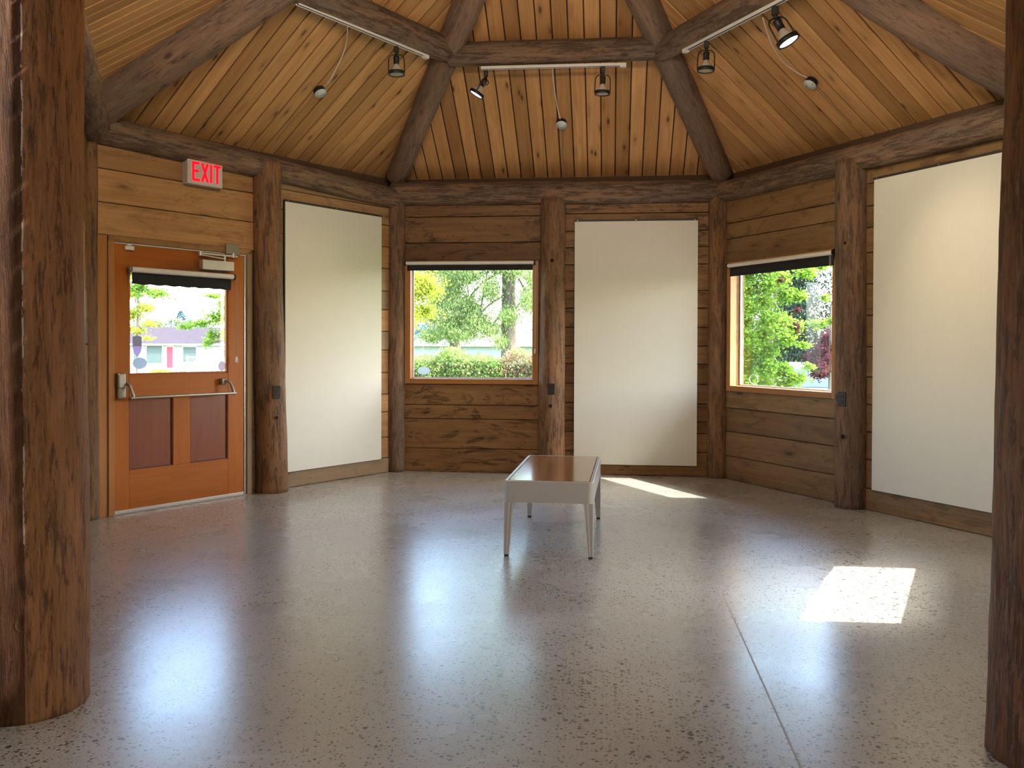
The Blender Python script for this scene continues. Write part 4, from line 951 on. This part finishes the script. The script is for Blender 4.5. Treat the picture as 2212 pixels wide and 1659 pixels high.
mb_ = crown(-5.15, 16.0, 2.65, 1.40, 1.0, 1.35, 34, 63, 0.27)+[(-4.5, 15.6, 1.95, .38, .3, .32), (-4.7, 15.8, 1.65, .3, .3, .25), (-4.35, 15.7, 2.9, .4, .3, .4)]
tree('yellow-green maple at the left side of the back window', 'yellow', (-4.95, 16.2, -0.8), 3.6, 0.12, mb_, 26000, 0.060, 63, dict(flat=0.3), branches=8)
hp = []
g = np.random.default_rng(9); nh = 64000
hx = g.uniform(-5.5, 2.5, nh); side = g.random(nh); hz_ = g.uniform(-0.2, 1.08, nh); bump = 0.07*np.sin(hx*5.1)+0.05*np.sin(hx*11.3+1)
hy = np.where(side < 0.6, 8.55+0.05*g.normal(size=nh)+bump*0.6, g.uniform(8.55, 9.7, nh)); hz_ = np.where(side < 0.6, hz_, 1.06+bump+0.05*g.normal(size=nh))
HP = np.stack([hx, hy, hz_], 1); red = ((HP[:, 0]+1.45)*1.1+0.45*np.sin(HP[:, 0]*6.7+HP[:, 2]*9)+0.35*np.sin(HP[:, 2]*21+HP[:, 0]*3)+0.25*g.normal(size=nh) > 0.30) & (HP[:, 2] > 0.62) & (HP[:, 0] < 1.5) & (g.random(nh) < 0.75) | (g.random(nh) < 0.06)
hr = empty('hedge', Matrix.Translation((-1.5, 9.1, -0.4))); tag(hr, 'clipped green hedge with reddish tips outside the back window', 'hedge')
off = np.array((-1.5, 9.1, -0.4))
leaves('foliage', HP[~red]-off, 0.040, ML_['hedge'], hr, 3); leaves('foliage', HP[red]-off, 0.036, ML_['hedgered'], hr, 4)
MB().box((-4.0, -0.45, 0.0), (4.0, 0.5, 1.38)).build('shaded_core', plain('hedge_shade', (0.10, 0.12, 0.06), 0.9), hr)  # solid core box, its dark colour stands in for shade inside the hedge
# low dark shrub at the left behind the hedge
leaves_o = empty('shrub', Matrix.Translation((-4.1, 13.2, -0.6))); tag(leaves_o, 'dark rounded shrub behind the left end of the hedge', 'shrub')
leaves('foliage', blob_pts([(0, 0, 1.4, 0.38, 0.4, 0.32), (0.3, 0, 1.3, 0.3, 0.3, 0.25), (0, 0, 0.8, 0.5, 0.5, 0.6)], 3500, 5), 0.07, ML_['dark'], leaves_o, 5)
MB().lathe([(0.04, 0), (0.03, 1.0)], (0, 0, 0), (0, 0, 1), 8).build('stem', M['trunk'], leaves_o)

# white sided buildings far off behind the cedar
def siding(name, w, h, y, mat, parent, M_):
    nr_ = max(1, int(h/0.18))
    for i in range(nr_):
        z0 = h*i/nr_; z1 = h*(i+1)/nr_
        MB().add([(0, y, z0), (w, y, z0), (w, y+0.02, z1), (0, y+0.02, z1), (0, y+0.03, z0), (w, y+0.03, z0)], [(0, 1, 2, 3), (0, 4, 5, 1)]).build('siding_board', mat, parent, M_)
M['siding'] = plain('white_siding', (0.27, 0.30, 0.32), 0.6, var=0.03, Specular_IOR_Level=0.1); M['roofh'] = plain('grey_shingle', (0.050, 0.043, 0.052), 0.9, var=0.25, Specular_IOR_Level=0.0)
M['pane_dark'] = plain('dark_window_glass', (0.06, 0.085, 0.09), 0.1); M['reddoor'] = plain('red_door_paint', (0.30, 0.012, 0.035), 0.5)
def house(base, rot, W_, D_, H_, ridge, label, fittings=(), eave=0.5, roofm=None):
    root = empty('house', Matrix.Translation(base) @ Matrix.Rotation(rot, 4, 'Z')); tag(root, label, 'building')
    wl = MB().box((-W_/2, 0, 0), (W_/2, D_, H_)).build('house_wall', M['siding'], root)
    siding('x', W_, H_, -0.03, M['siding'], wl, Matrix.Translation((-W_/2, 0, 0)))
    e = eave; a = Vector
    rf = MB().prism([a((-W_/2-e, -e, H_)), a((-W_/2-e, D_/2, H_+ridge)), a((-W_/2-e, D_+e, H_)), a((-W_/2-e, D_+e, H_-0.12)), a((-W_/2-e, -e, H_-0.12))], (0, 0, 0), (W_+2*e, 0, 0)).build('house_roof', roofm or M['roofh'], root)
    MB().box((-W_/2-e, -e-0.03, H_-0.14), (W_/2+e, -e, H_+0.02)).build('gutter', M['whitep'], root)
    for kind, x, z, w_, h_ in fittings:
        fr_ = MB().box((x-w_/2-0.08, -0.07, z-0.08), (x+w_/2+0.08, -0.02, z+h_+0.08)).build('house_window' if kind == 'w' else 'house_door', M['whitep'], root)
        MB().box((x-w_/2, -0.09, z), (x+w_/2, -0.06, z+h_)).build('pane' if kind == 'w' else 'door_leaf', M['pane_dark'] if kind == 'w' else M['reddoor'], fr_)
    return root
house((-44.6, 84.0, -1.38), 0.50, 16.0, 10.0, 2.70, 1.85, 'white bungalow with grey shingle roof and red door, seen through the door window', (('w', -4.0, 0.9, 0.8, 1.6), ('w', -2.4, 0.7, 1.5, 1.8), ('d', -0.9, 0.2, 0.6, 2.2), ('w', 1.05, 0.8, 1.3, 1.6), ('w', 5.2, 0.9, 1.6, 1.2)))
house((-3.0, 52.0, -1.38), 0.05, 20.0, 8.0, 2.75, 0.35, 'white building behind the cedar trunks', (('w', 1.5, 0.9, 1.0, 1.1),), roofm=plain('pale_metal_roof', (0.16, 0.18, 0.20), 0.7))
# lattice fence and pale garden fence by the bungalow
fc = empty('garden_fence', Matrix.Translation((-28.6, 57.5, -1.38)) @ Matrix.Rotation(0.3, 4, 'Z')); tag(fc, 'white lattice garden fence in front of the bungalow', 'fence')
for i in range(16):
    x = -1.6+i*0.2
    MB().box((-0.02, 0, -0.72), (0.02, 0.02, 0.72), M=Matrix.Rotation(0.6, 4, 'Y')).build('lattice_slat', M['whitep'], fc, Matrix.Translation((x, 0, 1.1)))
    MB().box((-0.02, 0.02, -0.72), (0.02, 0.04, 0.72), M=Matrix.Rotation(-0.6, 4, 'Y')).build('lattice_slat', M['whitep'], fc, Matrix.Translation((x, 0, 1.1)))
for x in (-1.9, 0.0, 1.9): MB().box((x-0.05, -0.03, 0), (x+0.05, 0.05, 1.85)).build('fence_post', M['whitep'], fc)
for z in (0.45, 1.70): MB().box((-1.9, -0.01, z), (1.9, 0.05, z+0.08)).build('fence_rail', M['whitep'], fc)
tree('pale round tree behind the bungalow roof', 'pale', (-57.0, 107.0, -1.4), 4.6, 0.3, crown(-57.6, 107.0, 3.2, 4.4, 2.5, 2.0, 22, 71, 0.36), 22000, 0.20, 71)
for i, (x, y, kind, lab) in enumerate(((-35.5, 63.0, 'yellow', 'low yellow-green bush in front of the bungalow, left one'), (-33.2, 62.0, 'hedgered', 'pinkish flowering bush in front of the bungalow'), (-29.8, 61.0, 'pale', 'green bush in front of the bungalow beside the lattice fence'))):
    b_ = empty('bush', Matrix.Translation((x, y, -1.38))); tag(b_, lab, 'bush')
    leaves('foliage', blob_pts([(0, 0, 0.35, 0.9, 0.5, 0.35), (0.6, 0, 0.3, 0.6, 0.4, 0.3), (-0.7, 0, 0.25, 0.6, 0.4, 0.3)], 2200, 30+i), 0.09, ML_[kind], b_, 30+i)
    MB().lathe([(0.05, 0), (0.03, 0.5)], (0, 0, 0), (0, 0, 1), 8).build('stem', M['trunk'], b_)
tree('yellow-green tree at the left edge of the door window', 'yellow', (-9.75, 12.5, -0.6), 3.2, 0.07, [(-9.8+x, 12.5, z, r, .25, r*.6) for x, z, r in ((-.1, 2.45, .30), (.22, 2.1, .20), (-.1, 1.95, .28), (.05, 1.6, .16), (-.2, 2.9, .5), (0.3, 1.75, .13), (0.45, 2.45, .16), (-.15, 1.62, .14), (.25, 1.42, .08))], 5200, 0.045, 72, dict(flat=0.3), branches=5)
tree('maple whose leafy branches hang across the right half of the door window', 'lime', (-3.6, 7.6, -0.4), 3.4, 0.10,
     [(x, 6.0, z, rx, 0.22, rz) for x, z, rx, rz in ((-5.827,2.306,0.38,0.088),(-5.344,2.17,0.29,0.068),(-6.172,2.102,0.179,0.136),(-5.896,2.021,0.179,0.068),(-4.999,1.681,0.193,0.109),(-5.275,1.599,0.179,0.061),(-5.482,1.552,0.103,0.041),(-5.082,1.422,0.062,0.095),(-5.137,1.307,0.035,0.068),(-4.888,1.871,0.097,0.136),(-5.054,1.987,0.138,0.034),(-4.826,1.477,0.11,0.095),(-4.654,1.885,0.207,0.272))]+[(-4.2, 7.0, 2.6, .6, .5, .4)], 15000, 0.034, 73, dict(flat=0.6), branches=9)
for i, (x, y, h, r) in enumerate(((-152, 300, 13.5, 9), (-153, 304, 10.5, 22), (-190, 310, 9.5, 30), (-108, 306, 9, 32), (-70, 310, 9, 30))):
    hb_ = empty('wooded_hill', Matrix.Translation((x, y, -8))); tag(hb_, ['pointed blue-green treetop on the distant hill', 'wooded hill straight behind the pointed treetop', 'wooded hill at the far left of the horizon', 'wooded hill right of the pointed treetop', 'wooded hill hidden behind the door frame'][i], 'hill')
    MB().lathe([(r, 0), (r*0.85, h*0.5), (r*0.45, h*0.75+2), (0, h*0.9+3)], (0, 0, 0), (0, 0, 1), 24).build('slope', plain('hazed_hill_slope', (0.045, 0.085, 0.085), 0.9), hb_)  # slope colour carries the bluish haze of distance
    g2 = np.random.default_rng(80+i); q_ = g2.random(5000)**0.5; t2 = g2.random(5000)*2*np.pi
    leaves('foliage', np.stack([q_*r*np.cos(t2), q_*r*np.sin(t2), (h+7.0)*(1-q_**(1.2 if i == 0 else 2.2))+g2.normal(size=5000)*0.5], 1), 0.9, ML_['blue'], hb_, 80+i)

# seen through the right window: lime maple, plum, conifers, cars
lm = [(x, 6.5+0.25*math.sin(37*x+11*z), z, rx, 0.25, rz) for x, z, rx, rz in ((2.44,2.51,0.15,0.15),(2.44,2.29,0.15,0.15),(2.44,2.07,0.15,0.15),(2.44,1.85,0.15,0.15),(2.44,1.64,0.15,0.15),(2.44,1.42,0.15,0.15),(2.44,1.2,0.15,0.15),(2.44,0.98,0.15,0.15),(2.44,0.77,0.15,0.15),(2.69,2.6,0.17,0.15),(2.69,2.37,0.17,0.15),(2.69,2.14,0.17,0.15),(2.69,1.91,0.17,0.15),(2.69,1.68,0.17,0.15),(2.69,1.45,0.17,0.15),(2.69,1.22,0.17,0.15),(2.69,0.99,0.17,0.15),(2.69,0.76,0.17,0.15),(2.93,2.51,0.14,0.12),(2.93,2.25,0.14,0.12),(2.93,1.99,0.14,0.12),(2.93,1.67,0.14,0.12),(2.93,1.42,0.14,0.12),(2.93,0.97,0.14,0.12),(2.93,0.75,0.14,0.12),(3.19,2.31,0.14,0.09),(3.44,2.41,0.14,0.06),(3.11,1.99,0.09,0.06),(3.13,1.58,0.13,0.09),(3.36,1.61,0.12,0.06),(3.55,1.65,0.08,0.05),(3.24,1.32,0.08,0.05),(3.08,0.87,0.13,0.09),(3.23,1.03,0.06,0.05),(3.54,1.99,0.05,0.05))]
tree('bright green maple filling the left part of the right window', 'lime', (2.9, 7.4, -0.4), 3.2, 0.06, lm, 30000, 0.042, 90, dict(flat=0.65), branches=10, extra=([(2.55, 6.4, 2.15, .06, .1, .06), (2.85, 6.3, 2.2, .05, .1, .05), (3.05, 6.2, 1.55, .07, .1, .12), (3.05, 6.2, 1.8, .05, .1, .05)], 260, 'plum'))
tree('dark red plum tree at the lower right of the right window', 'plum', (4.25, 9.4, -0.5), 2.0, 0.05, crown(4.14, 9.4, 1.10, 0.34, 0.4, 0.46, 14, 91, 0.36), 9000, 0.042, 91, branches=5)
for i, (x, y, h) in enumerate(((6.2, 23, 9), (8.2, 22, 8), (9.6, 25, 9), (4.4, 26, 9))):
    bl_ = [(x, y, z, 1.5*(1-z/(h+2)), 1.4*(1-z/(h+2)), 0.6) for z in np.arange(0.6, h, 0.7)]
    tree(['dark conifer behind the bright maple, left one', 'dark conifer at the far right of the right window', 'dark conifer furthest back on the right', 'dark conifer hidden behind the bright maple'][i], 'dark', (x, y, -1.3), h, 0.18, bl_, 30000, 0.13, 92+i, dict(droop=0.4, aspect=0.4), group='dark conifers beyond the parking')
def car(base, rot, label, paint):
    root = empty('car', Matrix.Translation(base) @ Matrix.Rotation(rot, 4, 'Z')); tag(root, label, 'car', 'parked cars')
    # side profile (length along x) extruded across y with narrowing roof
    prof = [(-2.2, .35), (-2.25, .75), (-2.1, 1.0), (-1.75, 1.08), (-1.35, 1.5), (-0.5, 1.58), (0.5, 1.52), (1.15, 1.08), (2.0, .92), (2.25, .70), (2.25, .35)]
    v = []; k = len(prof)
    for sgn_ in (-1, 1):
        for ins, sc_ in ((0.0, 1.0),):
            for x, z in prof: v.append((x, sgn_*(0.9-(0.22*max(0, (z-1.05)/0.5))), z))
    f = [tuple(range(k)), tuple(reversed(range(k, 2*k)))]+[(i, k+i, k+(i+1) % k, (i+1) % k) for i in range(k)]
    mesh_obj('car_body', v, f, paint, root)
    for s_ in (-1, 1):
        mesh_obj('side_window', [(-1.25, s_*0.885, 1.1), (-1.15, s_*0.75, 1.45), (0.45, s_*0.75, 1.45), (0.95, s_*0.885, 1.1)], [(0, 1, 2, 3)], M['pane_dark'], root)
        for x in (-1.4, 1.4): MB().cyl((x, s_*0.93, 0.33), (x, s_*0.72, 0.33), 0.33, n=22).build('wheel', M['black'], root)
        MB().box((-2.27, s_*0.82-0.1, 0.78), (-2.12, s_*0.82+0.1, 0.98), 0.01).build('tail_light', M['reddoor'], root)
    mesh_obj('rear_window', [(-1.78, -0.72, 1.10), (-1.40, -0.66, 1.46), (-1.40, 0.66, 1.46), (-1.78, 0.72, 1.10)], [(0, 1, 2, 3)], M['pane_dark'], root)
    return root
M['carw'] = plain('white_car_paint', (0.55, 0.57, 0.60), 0.3)
car((5.15, 14.2, -0.62), 1.35, 'white parked car with red tail lights, seen low in the right window', M['carw'])
car((8.1, 15.5, -0.62), 1.4, 'pale parked car at the lower right corner of the right window', plain('silver_car_paint', (0.62, 0.66, 0.70), 0.3, metallic=0.3))
car((-8.8, 16.6, -0.90), 2.9, 'white parked car just below the door window', M['carw'])
bpy.context.view_layer.update()
